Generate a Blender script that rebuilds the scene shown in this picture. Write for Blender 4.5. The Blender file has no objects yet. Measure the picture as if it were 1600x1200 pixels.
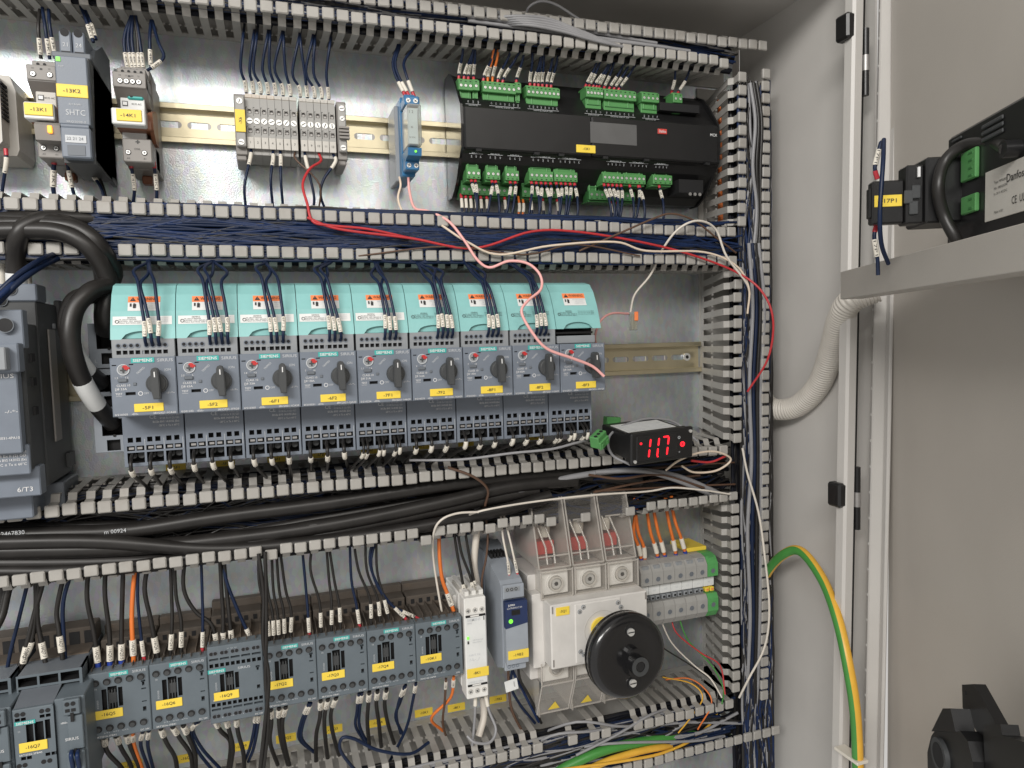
import bpy, math, random
from mathutils import Vector, Matrix
random.seed(7)
S = bpy.context.scene
COL = S.collection
# ------------------------------------------------------------------ camera
CAM = Vector((.1117, -.7274, .0270)); YAW, PIT, ROL, F = .3266, -.0633, -.0281, 1117.3
_f = Vector((math.sin(YAW), math.cos(YAW), 0)); _r = Vector((math.cos(YAW), -math.sin(YAW), 0)); _u = Vector((0, 0, 1))
_f2 = _f*math.cos(PIT)+_u*math.sin(PIT); _u2 = -_f*math.sin(PIT)+_u*math.cos(PIT)
_r3 = _r*math.cos(ROL)+_u2*math.sin(ROL); _u3 = -_r*math.sin(ROL)+_u2*math.cos(ROL)
cd = bpy.data.cameras.new('camera'); cam = bpy.data.objects.new('camera', cd); COL.objects.link(cam)
cam.matrix_world = Matrix(((_r3.x, _u3.x, -_f2.x, CAM.x), (_r3.y, _u3.y, -_f2.y, CAM.y), (_r3.z, _u3.z, -_f2.z, CAM.z), (0, 0, 0, 1)))
cd.sensor_width = 36; cd.lens = 36*F/1600; cd.clip_start = .01; cd.clip_end = 50
cd.dof.use_dof = False
S.camera = cam
# ------------------------------------------------------------------ world and lamps
w = bpy.data.worlds.new("World"); S.world = w; w.use_nodes = True
w.node_tree.nodes['Background'].inputs[0].default_value = (1.0, .97, .93, 1)
w.node_tree.nodes['Background'].inputs[1].default_value = .54
def area(name, loc, target, sx, sy, power, col):
    l = bpy.data.lights.new(name, 'AREA'); l.shape = 'RECTANGLE'; l.size = sx; l.size_y = sy; l.energy = power; l.color = col
    o = bpy.data.objects.new(name, l); COL.objects.link(o); o.location = loc
    o.rotation_euler = (Vector(target)-Vector(loc)).to_track_quat('-Z', 'Y').to_euler(); return o
area('ceiling_lamp', (-1.25, -2.2, 1.15), (.2, 0, .05), 1.3, .5, 54, (1, .975, .94))
area('far_ceiling_lamp', (.2, -3.2, 1.9), (.3, 0, -.1), 1.8, .3, 34, (1, .95, .88))
S.view_settings.view_transform = 'Standard'; S.view_settings.look = 'None'; S.view_settings.gamma = 1
S.view_settings.use_curve_mapping = False; S.view_settings.exposure = .12

def at(a, b, y):
    d = _f2+_r3*((a-800)/F)-_u3*((b-600)/F)
    return CAM+d*((y-CAM.y)/d.y)
def Xp(a, b, y): return at(a, b, y).x
def Zp(a, b, y): return at(a, b, y).z
# ------------------------------------------------------------------ materials
M = {}
def mat(name, col, rough=.45, metal=0, var=.06, scale=60, bump=.0, spec=.5, emit=None, dirt=0, coat=0):
    m = bpy.data.materials.new(name); m.use_nodes = True; nt = m.node_tree; b = nt.nodes['Principled BSDF']
    b.inputs['Roughness'].default_value = rough; b.inputs['Metallic'].default_value = metal
    b.inputs['Specular IOR Level'].default_value = spec; b.inputs['Coat Weight'].default_value = coat
    tc = nt.nodes.new('ShaderNodeTexCoord'); n = nt.nodes.new('ShaderNodeTexNoise'); n.inputs['Scale'].default_value = scale; n.inputs['Detail'].default_value = 5
    nt.links.new(tc.outputs['Object'], n.inputs['Vector'])
    r = nt.nodes.new('ShaderNodeValToRGB'); c = r.color_ramp; c.elements[0].position = .3; c.elements[1].position = .7
    c.elements[0].color = [x*(1-var) for x in col]+[1]; c.elements[1].color = [min(1, x*(1+var)) for x in col]+[1]
    nt.links.new(n.outputs['Fac'], r.inputs['Fac']); out = r.outputs['Color']
    if dirt:
        n2 = nt.nodes.new('ShaderNodeTexNoise'); n2.inputs['Scale'].default_value = 22; n2.inputs['Detail'].default_value = 8; n2.inputs['Roughness'].default_value = .7
        nt.links.new(tc.outputs['Object'], n2.inputs['Vector'])
        r2 = nt.nodes.new('ShaderNodeValToRGB'); r2.color_ramp.elements[0].position = .5; r2.color_ramp.elements[1].position = .75
        r2.color_ramp.elements[0].color = (0, 0, 0, 1); r2.color_ramp.elements[1].color = (dirt, dirt, dirt, 1)
        mx = nt.nodes.new('ShaderNodeMixRGB'); mx.inputs[2].default_value = (.16, .11, .07, 1)
        nt.links.new(n2.outputs['Fac'], r2.inputs['Fac']); nt.links.new(r2.outputs['Color'], mx.inputs[0]); nt.links.new(out, mx.inputs[1]); out = mx.outputs[0]
    nt.links.new(out, b.inputs['Base Color'])
    mr = nt.nodes.new('ShaderNodeMapRange'); mr.inputs[3].default_value = rough*.85; mr.inputs[4].default_value = min(1, rough*1.15)
    nt.links.new(n.outputs['Fac'], mr.inputs[0]); nt.links.new(mr.outputs[0], b.inputs['Roughness'])
    if bump:
        bp = nt.nodes.new('ShaderNodeBump'); bp.inputs['Strength'].default_value = bump; bp.inputs['Distance'].default_value = .001
        n3 = nt.nodes.new('ShaderNodeTexNoise'); n3.inputs['Scale'].default_value = 900; nt.links.new(tc.outputs['Object'], n3.inputs['Vector'])
        nt.links.new(n3.outputs['Fac'], bp.inputs['Height']); nt.links.new(bp.outputs[0], b.inputs['Normal'])
    if emit:
        b.inputs['Emission Color'].default_value = (*emit[0], 1); b.inputs['Emission Strength'].default_value = emit[1]
    M[name] = m; return m
mat('duct_grey', (.36, .347, .322), .5, dirt=.3, var=.07)
mat('bar_paint', (.42, .395, .36), .42, scale=9, bump=.1)
mat('cabinet_paint', (.54, .522, .495), .42, scale=12, var=.04, bump=.12)
mat('door_paint', (.50, .465, .42), .42, scale=7, var=.05, bump=.12)
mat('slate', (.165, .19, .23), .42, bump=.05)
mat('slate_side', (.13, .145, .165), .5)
mat('contactor_slate', (.115, .14, .16), .45, bump=.05)
mat('slate_light', (.26, .275, .29), .45, bump=.04)
mat('light_slate', (.30, .33, .37), .45)
mat('anthracite', (.05, .053, .055), .5, bump=.05)
mat('dusty_brown', (.085, .07, .057), .75, dirt=.8)
mat('black', (.0105, .0105, .011), .36)
mat('black_gloss', (.010, .010, .011), .2, coat=.3)
mat('hole', (.008, .008, .009), .7)
mat('teal', (.235, .495, .485), .45)
mat('teal_logo', (.045, .40, .37), .45)
mat('white_print', (.72, .72, .72), .5)
mat('grey_print', (.52, .54, .56), .5)
mat('black_print', (.03, .03, .03), .5)
mat('yellow_label', (.84, .62, .07), .45, var=.02)
mat('orange_label', (.88, .24, .08), .45)
mat('white', (.74, .73, .70), .45)
mat('isolator_body', (.63, .61, .58), .42)
mat('white_sticker', (.70, .71, .70), .4)
mat('cream_grey', (.52, .50, .46), .48, dirt=.2)
mat('term_grey', (.33, .325, .31), .45)
mat('relay_grey', (.24, .225, .21), .45)
mat('brown_clip', (.20, .075, .035), .45)
mat('beige', (.56, .50, .43), .5)
mat('green', (.085, .27, .085), .42)
mat('green_dark', (.045, .17, .05), .45)
mat('terminal_green', (.09, .33, .10), .4)
mat('blue_socket', (.035, .16, .33), .35)
mat('navy_wire', (.0065, .0150, .044), .42, var=.15, spec=.3)
mat('blue_wire', (.008, .022, .075), .42, var=.15, spec=.3)
mat('black_wire', (.018, .0165, .0155), .38, var=.2, spec=.4)
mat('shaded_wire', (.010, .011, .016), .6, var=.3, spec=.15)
mat('brown_wire', (.10, .055, .035), .4)
mat('grey_wire', (.26, .26, .27), .42)
mat('white_wire', (.66, .61, .54), .4)
mat('cream_wire', (.72, .60, .48), .4)
mat('red_wire', (.46, .03, .035), .4)
mat('pink_wire', (.80, .40, .38), .4)
mat('orange_wire', (.68, .17, .03), .42)
mat('green_wire', (.06, .26, .05), .4)
mat('yellow_wire', (.75, .42, .05), .4)
mat('sleeve', (.70, .66, .58), .5, var=.04)
mat('red_ferrule', (.48, .035, .05), .35)
mat('blue_ferrule', (.02, .05, .30), .35)
mat('steel', (.72, .72, .70), .38, metal=.55)
mat('dull_steel', (.36, .35, .34), .42, metal=.6)
mat('red_dial', (.50, .03, .03), .4)
mat('red_plate', (.55, .06, .05), .35)
mat('navy_panel', (.02, .035, .10), .3)
mat('grey_patch', (.10, .10, .10), .5)
mat('conduit', (.55, .52, .47), .45)
mat('led_red', (.3, .01, .01), .4, emit=((1, .015, .03), 1.7))
mat('led_orange', (.5, .2, .02), .4, emit=((1, .32, .03), 2.2))
mat('led_green', (.1, .5, .05), .4, emit=((.25, 1, .06), .8))

def metal_plate():
    m = bpy.data.materials.new('galvanised'); m.use_nodes = True; nt = m.node_tree; b = nt.nodes['Principled BSDF']
    tc = nt.nodes.new('ShaderNodeTexCoord')
    b.inputs['Metallic'].default_value = .82
    mp = nt.nodes.new('ShaderNodeMapping'); mp.inputs['Scale'].default_value = (1, 1, .55); nt.links.new(tc.outputs['Object'], mp.inputs[0])
    n = nt.nodes.new('ShaderNodeTexNoise'); n.inputs['Scale'].default_value = 14; n.inputs['Detail'].default_value = 8; n.inputs['Roughness'].default_value = .62; nt.links.new(mp.outputs[0], n.inputs['Vector'])
    v = nt.nodes.new('ShaderNodeTexVoronoi'); v.inputs['Scale'].default_value = 260; nt.links.new(mp.outputs[0], v.inputs['Vector'])
    r = nt.nodes.new('ShaderNodeValToRGB'); r.color_ramp.elements[0].position = .3; r.color_ramp.elements[1].position = .72
    r.color_ramp.elements[0].color = (.46, .505, .535, 1); r.color_ramp.elements[1].color = (.86, .89, .905, 1); nt.links.new(n.outputs['Fac'], r.inputs['Fac'])
    mx = nt.nodes.new('ShaderNodeMixRGB'); mx.blend_type = 'MULTIPLY'; mx.inputs[0].default_value = .13; nt.links.new(r.outputs[0], mx.inputs[1]); nt.links.new(v.outputs['Color'], mx.inputs[2])
    # small brown stains
    n2 = nt.nodes.new('ShaderNodeTexNoise'); n2.inputs['Scale'].default_value = 45; n2.inputs['Detail'].default_value = 10; n2.inputs['Roughness'].default_value = .8; nt.links.new(tc.outputs['Object'], n2.inputs['Vector'])
    r2 = nt.nodes.new('ShaderNodeValToRGB'); r2.color_ramp.elements[0].position = .66; r2.color_ramp.elements[1].position = .74
    r2.color_ramp.elements[0].color = (0, 0, 0, 1); r2.color_ramp.elements[1].color = (.55, .55, .55, 1); nt.links.new(n2.outputs['Fac'], r2.inputs['Fac'])
    m2 = nt.nodes.new('ShaderNodeMixRGB'); m2.inputs[2].default_value = (.30, .24, .19, 1); nt.links.new(r2.outputs[0], m2.inputs[0]); nt.links.new(mx.outputs[0], m2.inputs[1])
    nt.links.new(m2.outputs[0], b.inputs['Base Color'])
    mr = nt.nodes.new('ShaderNodeMapRange'); mr.inputs[3].default_value = .30; mr.inputs[4].default_value = .50; nt.links.new(n.outputs['Fac'], mr.inputs[0]); nt.links.new(mr.outputs[0], b.inputs['Roughness'])
    bp = nt.nodes.new('ShaderNodeBump'); bp.inputs['Strength'].default_value = .25; bp.inputs['Distance'].default_value = .002
    nt.links.new(n.outputs['Fac'], bp.inputs['Height'])
    n5 = nt.nodes.new('ShaderNodeTexNoise'); n5.inputs['Scale'].default_value = 700; n5.inputs['Detail'].default_value = 3; nt.links.new(tc.outputs['Object'], n5.inputs['Vector'])
    b5 = nt.nodes.new('ShaderNodeBump'); b5.inputs['Strength'].default_value = .35; b5.inputs['Distance'].default_value = .0006; nt.links.new(n5.outputs['Fac'], b5.inputs['Height']); nt.links.new(bp.outputs[0], b5.inputs['Normal'])
    nt.links.new(b5.outputs[0], b.inputs['Normal'])
    M['galvanised'] = m
metal_plate()
mat('rail_zinc', (.68, .61, .43), .3, metal=.85, var=.1, scale=25)
def clear(name, col, gl=.12):
    m = bpy.data.materials.new(name); m.use_nodes = True; nt = m.node_tree
    for n in list(nt.nodes):
        if n.type != 'OUTPUT_MATERIAL': nt.nodes.remove(n)
    t = nt.nodes.new('ShaderNodeBsdfTransparent'); t.inputs[0].default_value = (*col, 1)
    p = nt.nodes.new('ShaderNodeBsdfPrincipled'); p.inputs['Base Color'].default_value = (.6, .57, .53, 1); p.inputs['Roughness'].default_value = .12
    lw = nt.nodes.new('ShaderNodeLayerWeight'); lw.inputs[0].default_value = .35
    mr = nt.nodes.new('ShaderNodeMapRange'); mr.inputs[3].default_value = gl; mr.inputs[4].default_value = .85
    nt.links.new(lw.outputs['Facing'], mr.inputs[0])
    mx = nt.nodes.new('ShaderNodeMixShader'); nt.links.new(mr.outputs[0], mx.inputs[0]); nt.links.new(t.outputs[0], mx.inputs[1]); nt.links.new(p.outputs[0], mx.inputs[2])
    nt.links.new(mx.outputs[0], nt.nodes['Material Output'].inputs[0]); M[name] = m
clear('clear_cover', (.985, .975, .96), .055)
clear('clear_edge', (.93, .91, .88), .45)
clear('clear_relay', (.80, .88, .88), .22)

# ------------------------------------------------------------------ mesh builder
_tx = {}
def text_geo(s, bold=0):
    k = (s, bold)
    if k in _tx: return _tx[k]
    cu = bpy.data.curves.new('t', 'FONT'); cu.body = s; cu.size = 1/.69; cu.resolution_u = 2; cu.offset = bold; cu.align_x = 'CENTER'; cu.align_y = 'CENTER'
    o = bpy.data.objects.new('t', cu); COL.objects.link(o)
    me = bpy.data.meshes.new_from_object(o.evaluated_get(bpy.context.evaluated_depsgraph_get()))
    vs = [(v.co.x, v.co.y) for v in me.vertices]; fs = [tuple(p.vertices) for p in me.polygons]
    if vs:
        ys = [v[1] for v in vs]; cy = (min(ys)+max(ys))/2; xs = [v[0] for v in vs]; cx = (min(xs)+max(xs))/2
        vs = [(a-cx, b-cy) for a, b in vs]; wd = max(xs)-min(xs)
    else: wd = 1
    bpy.data.objects.remove(o); bpy.data.curves.remove(cu); bpy.data.meshes.remove(me)
    _tx[k] = (vs, fs, wd); return _tx[k]
class MB:
    def __init__(s, T=None): s.v = []; s.f = []; s.m = []; s.sm = []; s.mats = []; s.T = T
    def mi(s, n):
        if n not in s.mats: s.mats.append(n)
        return s.mats.index(n)
    def add(s, vs, fs, m, smooth=False):
        o = len(s.v); k = s.mi(m)
        s.v += [tuple(s.T @ Vector(v)) for v in vs] if s.T else [tuple(v) for v in vs]
        for f in fs: s.f.append(tuple(o+i for i in f)); s.m.append(k); s.sm.append(smooth)
    def box(s, x0, x1, y0, y1, z0, z1, m, b=0):
        if x0 > x1: x0, x1 = x1, x0
        if y0 > y1: y0, y1 = y1, y0
        if z0 > z1: z0, z1 = z1, z0
        b = min(b, (x1-x0)*.45, (y1-y0)*.45, (z1-z0)*.45)
        if b <= 0:
            s.add([(x0, y0, z0), (x1, y0, z0), (x1, y1, z0), (x0, y1, z0), (x0, y0, z1), (x1, y0, z1), (x1, y1, z1), (x0, y1, z1)],
                  [(0, 3, 2, 1), (4, 5, 6, 7), (0, 1, 5, 4), (1, 2, 6, 5), (2, 3, 7, 6), (3, 0, 4, 7)], m); return
        vs = []; idx = {}
        X = (x0, x1); Y = (y0, y1); Z = (z0, z1)
        for i in (0, 1):
            for j in (0, 1):
                for k in (0, 1):
                    sx, sy, sz = (1, -1)[i], (1, -1)[j], (1, -1)[k]
                    idx[i, j, k, 0] = len(vs); vs.append((X[i], Y[j]+sy*b, Z[k]+sz*b))
                    idx[i, j, k, 1] = len(vs); vs.append((X[i]+sx*b, Y[j], Z[k]+sz*b))
                    idx[i, j, k, 2] = len(vs); vs.append((X[i]+sx*b, Y[j]+sy*b, Z[k]))
        fs = []
        for i in (0, 1):
            fs.append([idx[i, 0, 0, 0], idx[i, 0, 1, 0], idx[i, 1, 1, 0], idx[i, 1, 0, 0]][::(1 if i == 0 else -1)])
            fs.append([idx[0, i, 0, 1], idx[1, i, 0, 1], idx[1, i, 1, 1], idx[0, i, 1, 1]][::(1 if i == 0 else -1)])
            fs.append([idx[0, 0, i, 2], idx[0, 1, i, 2], idx[1, 1, i, 2], idx[1, 0, i, 2]][::(1 if i == 0 else -1)])
            for j in (0, 1):
                fl = 1 if i == j else -1
                fs.append([idx[i, j, 0, 0], idx[i, j, 0, 1], idx[i, j, 1, 1], idx[i, j, 1, 0]][::-fl])
                fs.append([idx[i, 0, j, 0], idx[i, 0, j, 2], idx[i, 1, j, 2], idx[i, 1, j, 0]][::fl])
                fs.append([idx[0, i, j, 1], idx[0, i, j, 2], idx[1, i, j, 2], idx[1, i, j, 1]][::-fl])
                for k in (0, 1):
                    fs.append([idx[i, j, k, 0], idx[i, j, k, 1], idx[i, j, k, 2]][::(1 if (i+j+k) % 2 else -1)])
        s.add(vs, fs, m)
    def prism_x(s, pts, x0, x1, m, m_end=None):   # pts (y,z) outline, extruded along x
        n = len(pts); vs = [(x0, a, b) for a, b in pts]+[(x1, a, b) for a, b in pts]
        s.add(vs, [(i, (i+1) % n, n+(i+1) % n, n+i) for i in range(n)], m)
        s.add(vs, [tuple(range(n))[::-1], tuple(range(n, 2*n))], m_end or m)
    def prism_y(s, pts, y0, y1, m):   # pts (x,z) outline, extruded along y
        n = len(pts); vs = [(a, y0, b) for a, b in pts]+[(a, y1, b) for a, b in pts]
        s.add(vs, [tuple(range(n)), tuple(range(n, 2*n))[::-1]]+[(i, n+i, n+(i+1) % n, (i+1) % n) for i in range(n)], m)
    def quad(s, x0, x1, z0, z1, y, m): s.add([(x0, y, z0), (x1, y, z0), (x1, y, z1), (x0, y, z1)], [(0, 1, 2, 3)], m)
    def grid(s, x0, x1, z0, z1, y, m, holes, mh='hole'):   # front face with real recesses: holes (x0,x1,z0,z1,depth)
        xs = sorted({x0, x1, *[h[0] for h in holes], *[h[1] for h in holes]}); zs = sorted({z0, z1, *[h[2] for h in holes], *[h[3] for h in holes]})
        for a, b in zip(xs, xs[1:]):
            for c, d in zip(zs, zs[1:]):
                mx, mz = (a+b)/2, (c+d)/2
                if not any(h[0] < mx < h[1] and h[2] < mz < h[3] for h in holes): s.quad(a, b, c, d, y, m)
        for h in holes:
            a, b, c, d, e = h[:5]; mm = h[5] if len(h) > 5 else mh
            v = [(a, y, c), (b, y, c), (b, y, d), (a, y, d), (a, y+e, c), (b, y+e, c), (b, y+e, d), (a, y+e, d)]
            s.add(v, [(0, 4, 5, 1), (1, 5, 6, 2), (2, 6, 7, 3), (3, 7, 4, 0)], m if e < .004 else mm); s.add(v, [(4, 7, 6, 5)], mm)
    def shell(s, x0, x1, z0, z1, yf, yb, m, c=.0008):   # sides and chamfer of a front whose face is a grid inset by c
        o = [(x0, z0), (x1, z0), (x1, z1), (x0, z1)]; i = [(x0+c, z0+c), (x1-c, z0+c), (x1-c, z1-c), (x0+c, z1-c)]
        v = [(a, yf, d) for a, d in i]+[(a, yf+c, d) for a, d in o]+[(a, yb, d) for a, d in o]
        s.add(v, [(k+4, (k+1) % 4+4, (k+1) % 4, k) for k in range(4)]+[(k+8, (k+1) % 4+8, (k+1) % 4+4, k+4) for k in range(4)], m)
    def cyl(s, c, ax, r, h, m, n=16, r2=None, cap=True, mc=None):
        c = Vector(c); ax = Vector(ax).normalized(); t = ax.orthogonal().normalized(); q = ax.cross(t); r2 = r if r2 is None else r2
        a = [c+(t*math.cos(2*math.pi*i/n)+q*math.sin(2*math.pi*i/n))*r for i in range(n)]
        b = [c+ax*h+(t*math.cos(2*math.pi*i/n)+q*math.sin(2*math.pi*i/n))*r2 for i in range(n)]
        s.add(a+b, [(i, (i+1) % n, n+(i+1) % n, n+i) for i in range(n)], m, True)
        if cap: s.add(a+b, [tuple(range(n))[::-1], tuple(range(n, 2*n))], mc or m)
    def ring(s, c, r0, r1, h, m, n=20, ax=(0, -1, 0)):
        c = Vector(c); ax = Vector(ax).normalized(); t = ax.orthogonal().normalized(); q = ax.cross(t); vs = []
        for k, (r, e) in enumerate(((r0, 0), (r0, h), (r1, h), (r1, 0))):
            vs += [c+ax*e+(t*math.cos(2*math.pi*i/n)+q*math.sin(2*math.pi*i/n))*r for i in range(n)]
        s.add(vs, [(k*n+i, k*n+(i+1) % n, (k+1) % 4*n+(i+1) % n, (k+1) % 4*n+i) for k in range(4) for i in range(n)], m)
    def tube(s, pts, r, m, n=8, caps=True):
        pts = [Vector(p) for p in pts]; L = len(pts); vs = []; up = None
        for i, p in enumerate(pts):
            d = (pts[min(i+1, L-1)]-pts[max(i-1, 0)])
            d = d.normalized() if d.length > 1e-9 else Vector((0, 0, 1))
            if up is None: up = d.orthogonal().normalized()
            up = (up-d*up.dot(d)); up = up.normalized() if up.length > 1e-6 else d.orthogonal().normalized()
            q = d.cross(up); rr = r[i] if isinstance(r, list) else r
            vs += [p+(up*math.cos(2*math.pi*k/n)+q*math.sin(2*math.pi*k/n))*rr for k in range(n)]
        s.add(vs, [(i*n+k, i*n+(k+1) % n, (i+1)*n+(k+1) % n, (i+1)*n+k) for i in range(L-1) for k in range(n)], m, True)
        if caps: s.add(vs, [tuple(range(n))[::-1], tuple((L-1)*n+k for k in range(n))], m)
    def text(s, t, x, z, y, h, m, bold=0, rot=0, w=None, R=None):
        vs, fs, wd = text_geo(t, bold); k = 1 if w is None else w/(wd*h); c, n = math.cos(rot), math.sin(rot)
        if R is None: s.add([(x+(a*k*c-b*n)*h, y, z+(a*k*n+b*c)*h) for a, b in vs], fs, m)
        else: s.add([R @ Vector((a*k*h, b*h, 0)) for a, b in vs], fs, m)
    def screw(s, x, z, y, r, m='steel', n=14, cross=True):
        s.cyl((x, y, z), (0, -1, 0), r, .0007, m, n)
        a = random.uniform(0, 3)
        for k in ((0, 1) if cross else (0,)):
            c, d = math.cos(a+k*math.pi/2), math.sin(a+k*math.pi/2); e = r*.75; g = r*.14
            s.add([(x+c*e-d*g, y-.00078, z+d*e+c*g), (x-c*e-d*g, y-.00078, z-d*e+c*g), (x-c*e+d*g, y-.00078, z-d*e-c*g), (x+c*e+d*g, y-.00078, z+d*e-c*g)], [(0, 1, 2, 3)], 'hole')
    def build(s, name, parent=None, loc=None):
        me = bpy.data.meshes.new(name); L = Vector(loc) if loc is not None else Vector((0, 0, 0))
        if parent is not None and loc is None: L = parent['_o'] if '_o' in parent else Vector((0, 0, 0)); L = Vector(L)
        me.from_pydata([tuple(Vector(v)-L) for v in s.v], [], s.f)
        for n in s.mats: me.materials.append(M[n])
        me.polygons.foreach_set('material_index', s.m); me.polygons.foreach_set('use_smooth', s.sm); me.update()
        o = bpy.data.objects.new(name, me); COL.objects.link(o)
        if parent is not None:
            o.parent = parent; o['_o'] = tuple(L)
        else: o.location = L; o['_o'] = tuple(L)
        return o
ALL = []
def tag(o, label, cat, group=None, kind=None):
    if label: o['label'] = label
    if cat: o['category'] = cat
    if group: o['group'] = group
    if kind: o['kind'] = kind
    return o
def thing(name, label, cat, loc, group=None):
    o = bpy.data.objects.new(name, None); COL.objects.link(o); o.location = loc; o['_o'] = tuple(loc); o.empty_display_size = .01
    return tag(o, label, cat, group)
def curve(pts, sub=5):
    P = [Vector(p) for p in pts]
    if len(P) < 3: return [P[0].lerp(P[-1], t/4) for t in range(5)]
    P = [P[0]*2-P[1]]+P+[P[-1]*2-P[-2]]; out = []
    for i in range(1, len(P)-2):
        a, b, c, d = P[i-1:i+3]
        for k in range(sub):
            t = k/sub; out.append(.5*((2*b)+(c-a)*t+(2*a-5*b+4*c-d)*t*t+(3*b-a-3*c+d)*t**3))
    out.append(P[-2]); return out
def along(c, a, b):     # piece of polyline between distances a and b
    out = []; L = 0; n = len(c)
    for i in range(n-1):
        d = (c[i+1]-c[i]).length
        if L+d > a and L < b:
            t0 = max(0, (a-L)/d); t1 = min(1, (b-L)/d)
            if not out: out.append(c[i].lerp(c[i+1], t0))
            out.append(c[i].lerp(c[i+1], t1))
        L += d
    return out
def clen(c): return sum((c[i+1]-c[i]).length for i in range(len(c)-1))
def W(p): return Vector(p) if isinstance(p, Vector) else at(*p)
def wire(pts, r, m, label, group=None, sleeve=None, ferr=None, txt=None, cat='wire', name='wire', sub=5, n=8):
    """sleeve: (from end, length); ferr: material; the END of pts is the terminal end"""
    c = curve([W(p) for p in pts], sub); L = clen(c); b = MB()
    b.tube(c, r, m, n); o = b.build(name, loc=c[0]); tag(o, label, cat, group)
    if sleeve:
        sp = along(c, L-sleeve[0]-sleeve[1], L-sleeve[0])
        if len(sp) >= 2:
            q = MB(); q.tube(sp, r*1.42, 'sleeve', n)
            if txt:
                a, e = sp[0], sp[-1]; mid = sp[len(sp)//2]; d = (e-a).normalized()
                if d.z > 0: d = -d
                toc = (CAM-mid).normalized(); yy = (d.cross(toc)).normalized()*-1; zz = d.cross(yy).normalized()
                if zz.dot(toc) < 0: yy = -yy; zz = d.cross(yy)
                R = Matrix(((d.x, yy.x, zz.x, 0), (d.y, yy.y, zz.y, 0), (d.z, yy.z, zz.z, 0), (0, 0, 0, 1)))
                R.translation = (a+e)/2+zz*r*1.5
                q.text(txt, 0, 0, 0, r*1.25, 'black_print', R=R, w=min(sleeve[1]*.85, (a-e).length*.85))
            q.build('marker_sleeve', o)
    if ferr:
        q = MB(); q.tube(along(c, L-.0055, L-.0002), [r*1.25]*99, ferr, n); q.build('ferrule', o)
    return o
def px_label(b, u0, v0, u1, v1, y, t, th=.0006, T=None):
    a = at(u0, v0, y); c = at(u1, v1, y); b.box(a.x, c.x, y-th, y, c.z, a.z, 'yellow_label', .0002)
    b.text(t, (a.x+c.x)/2, (a.z+c.z)/2, y-th-.0001, .0026, 'black_print', bold=.01)

# ================================================================== SETTING
def struct(b, name, label=None):
    o = b.build(name); o['kind'] = 'structure'
    return o
XW, YF, ZC = .6660, -.185, .3800       # side wall, front edge and ceiling of the cabinet
# floor and back of the room are never seen; the cabinet stands on its own
encl = thing('control_cabinet', 'light grey painted steel cabinet around the mounting plate', 'cabinet', (.2, .02, -.8))
b = MB(); b.box(-.6, XW, .020, .022, -.80, ZC, 'cabinet_paint'); b.build('back_panel', encl)
b = MB(); b.box(-.6, XW, YF, .020, ZC, ZC+.002, 'cabinet_paint'); b.build('top_panel', encl)
b = MB(); b.box(XW, XW+.002, YF, .0195, -.80, ZC+.002, 'cabinet_paint')
b.build('side_panel', encl)
b = MB()  # folded front flange seen edge on
FA, FB = at(1335, 0, YF-.0135), at(1313, 1190, YF-.0135); SH = (FA.x-FB.x)/(FA.z-FB.z); XF = FA.x-SH*FA.z
SHM = Matrix(((1, 0, SH, 0), (0, 1, 0, 0), (0, 0, 1, 0), (0, 0, 0, 1))); b.T = SHM
b.box(XF, XF+.0125, YF-.0135, YF-.0005, -.80, ZC+.05, 'cabinet_paint', .0022)
b.build('door_flange', encl)
b = MB(); b.box(-.45, .642, -.0001, .0025, -.62, .348, 'galvanised', .0008)
o = b.build('mounting_plate', loc=(.1, 0, -.6)); tag(o, 'galvanised steel mounting plate behind all of the devices', 'plate')

# ------------------------------------------------------------------ DIN rails
def rail(x0, x1, z, label, slot0, screws=()):
    t = thing('mounting_rail', label, 'rail', (x0, 0, z)); b = MB()
    holes = []; x = slot0
    while x < x1-.012:
        if x > x0+.012: holes.append((x-.0072, x+.0072, z-.003, z+.003, .0009, 'galvanised'))
        x += .025
    b.grid(x0, x1, z-.0125, z+.0125, -.0012, 'rail_zinc', holes)
    for h in holes:   # rounded slot ends
        for sx in (0, 1):
            cx = h[sx]; pts = [(cx, z-.003)]+[(cx+(1 if sx else -1)*.003*math.sin(a*math.pi/6), z-.003*math.cos(a*math.pi/6)) for a in range(1, 6)]+[(cx, z+.003)]
            b.prism_y(pts, -.00135, -.00122, 'dull_steel')
    for s in (-1, 1):
        za, zb = z+s*.0125, z+s*.0175
        b.box(x0, x1, -.0075, -.0002, min(za, za+s*.001), max(za, za+s*.001), 'rail_zinc')
        b.box(x0, x1, -.0080, -.0068, min(za, zb), max(za, zb), 'rail_zinc', .0004)
    for sx in screws: b.cyl((sx, -.0012, z), (0, -1, 0), .0045, .0022, 'steel', 16); b.cyl((sx, -.0034, z), (0, -1, 0), .0022, .0002, 'hole', 6)
    b.build('rail_profile', t)
rail(-.20, .60, .2300, 'yellow chromated mounting rail across the upper row behind the relays', .0114)
rail(-.20, .590, 0, 'yellow chromated mounting rail across the middle row with a screw at its right end', .0134, (.5735,))
rail(-.20, .560, -.262, 'dusty mounting rail across the lower row behind the contactors', .01)

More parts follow.
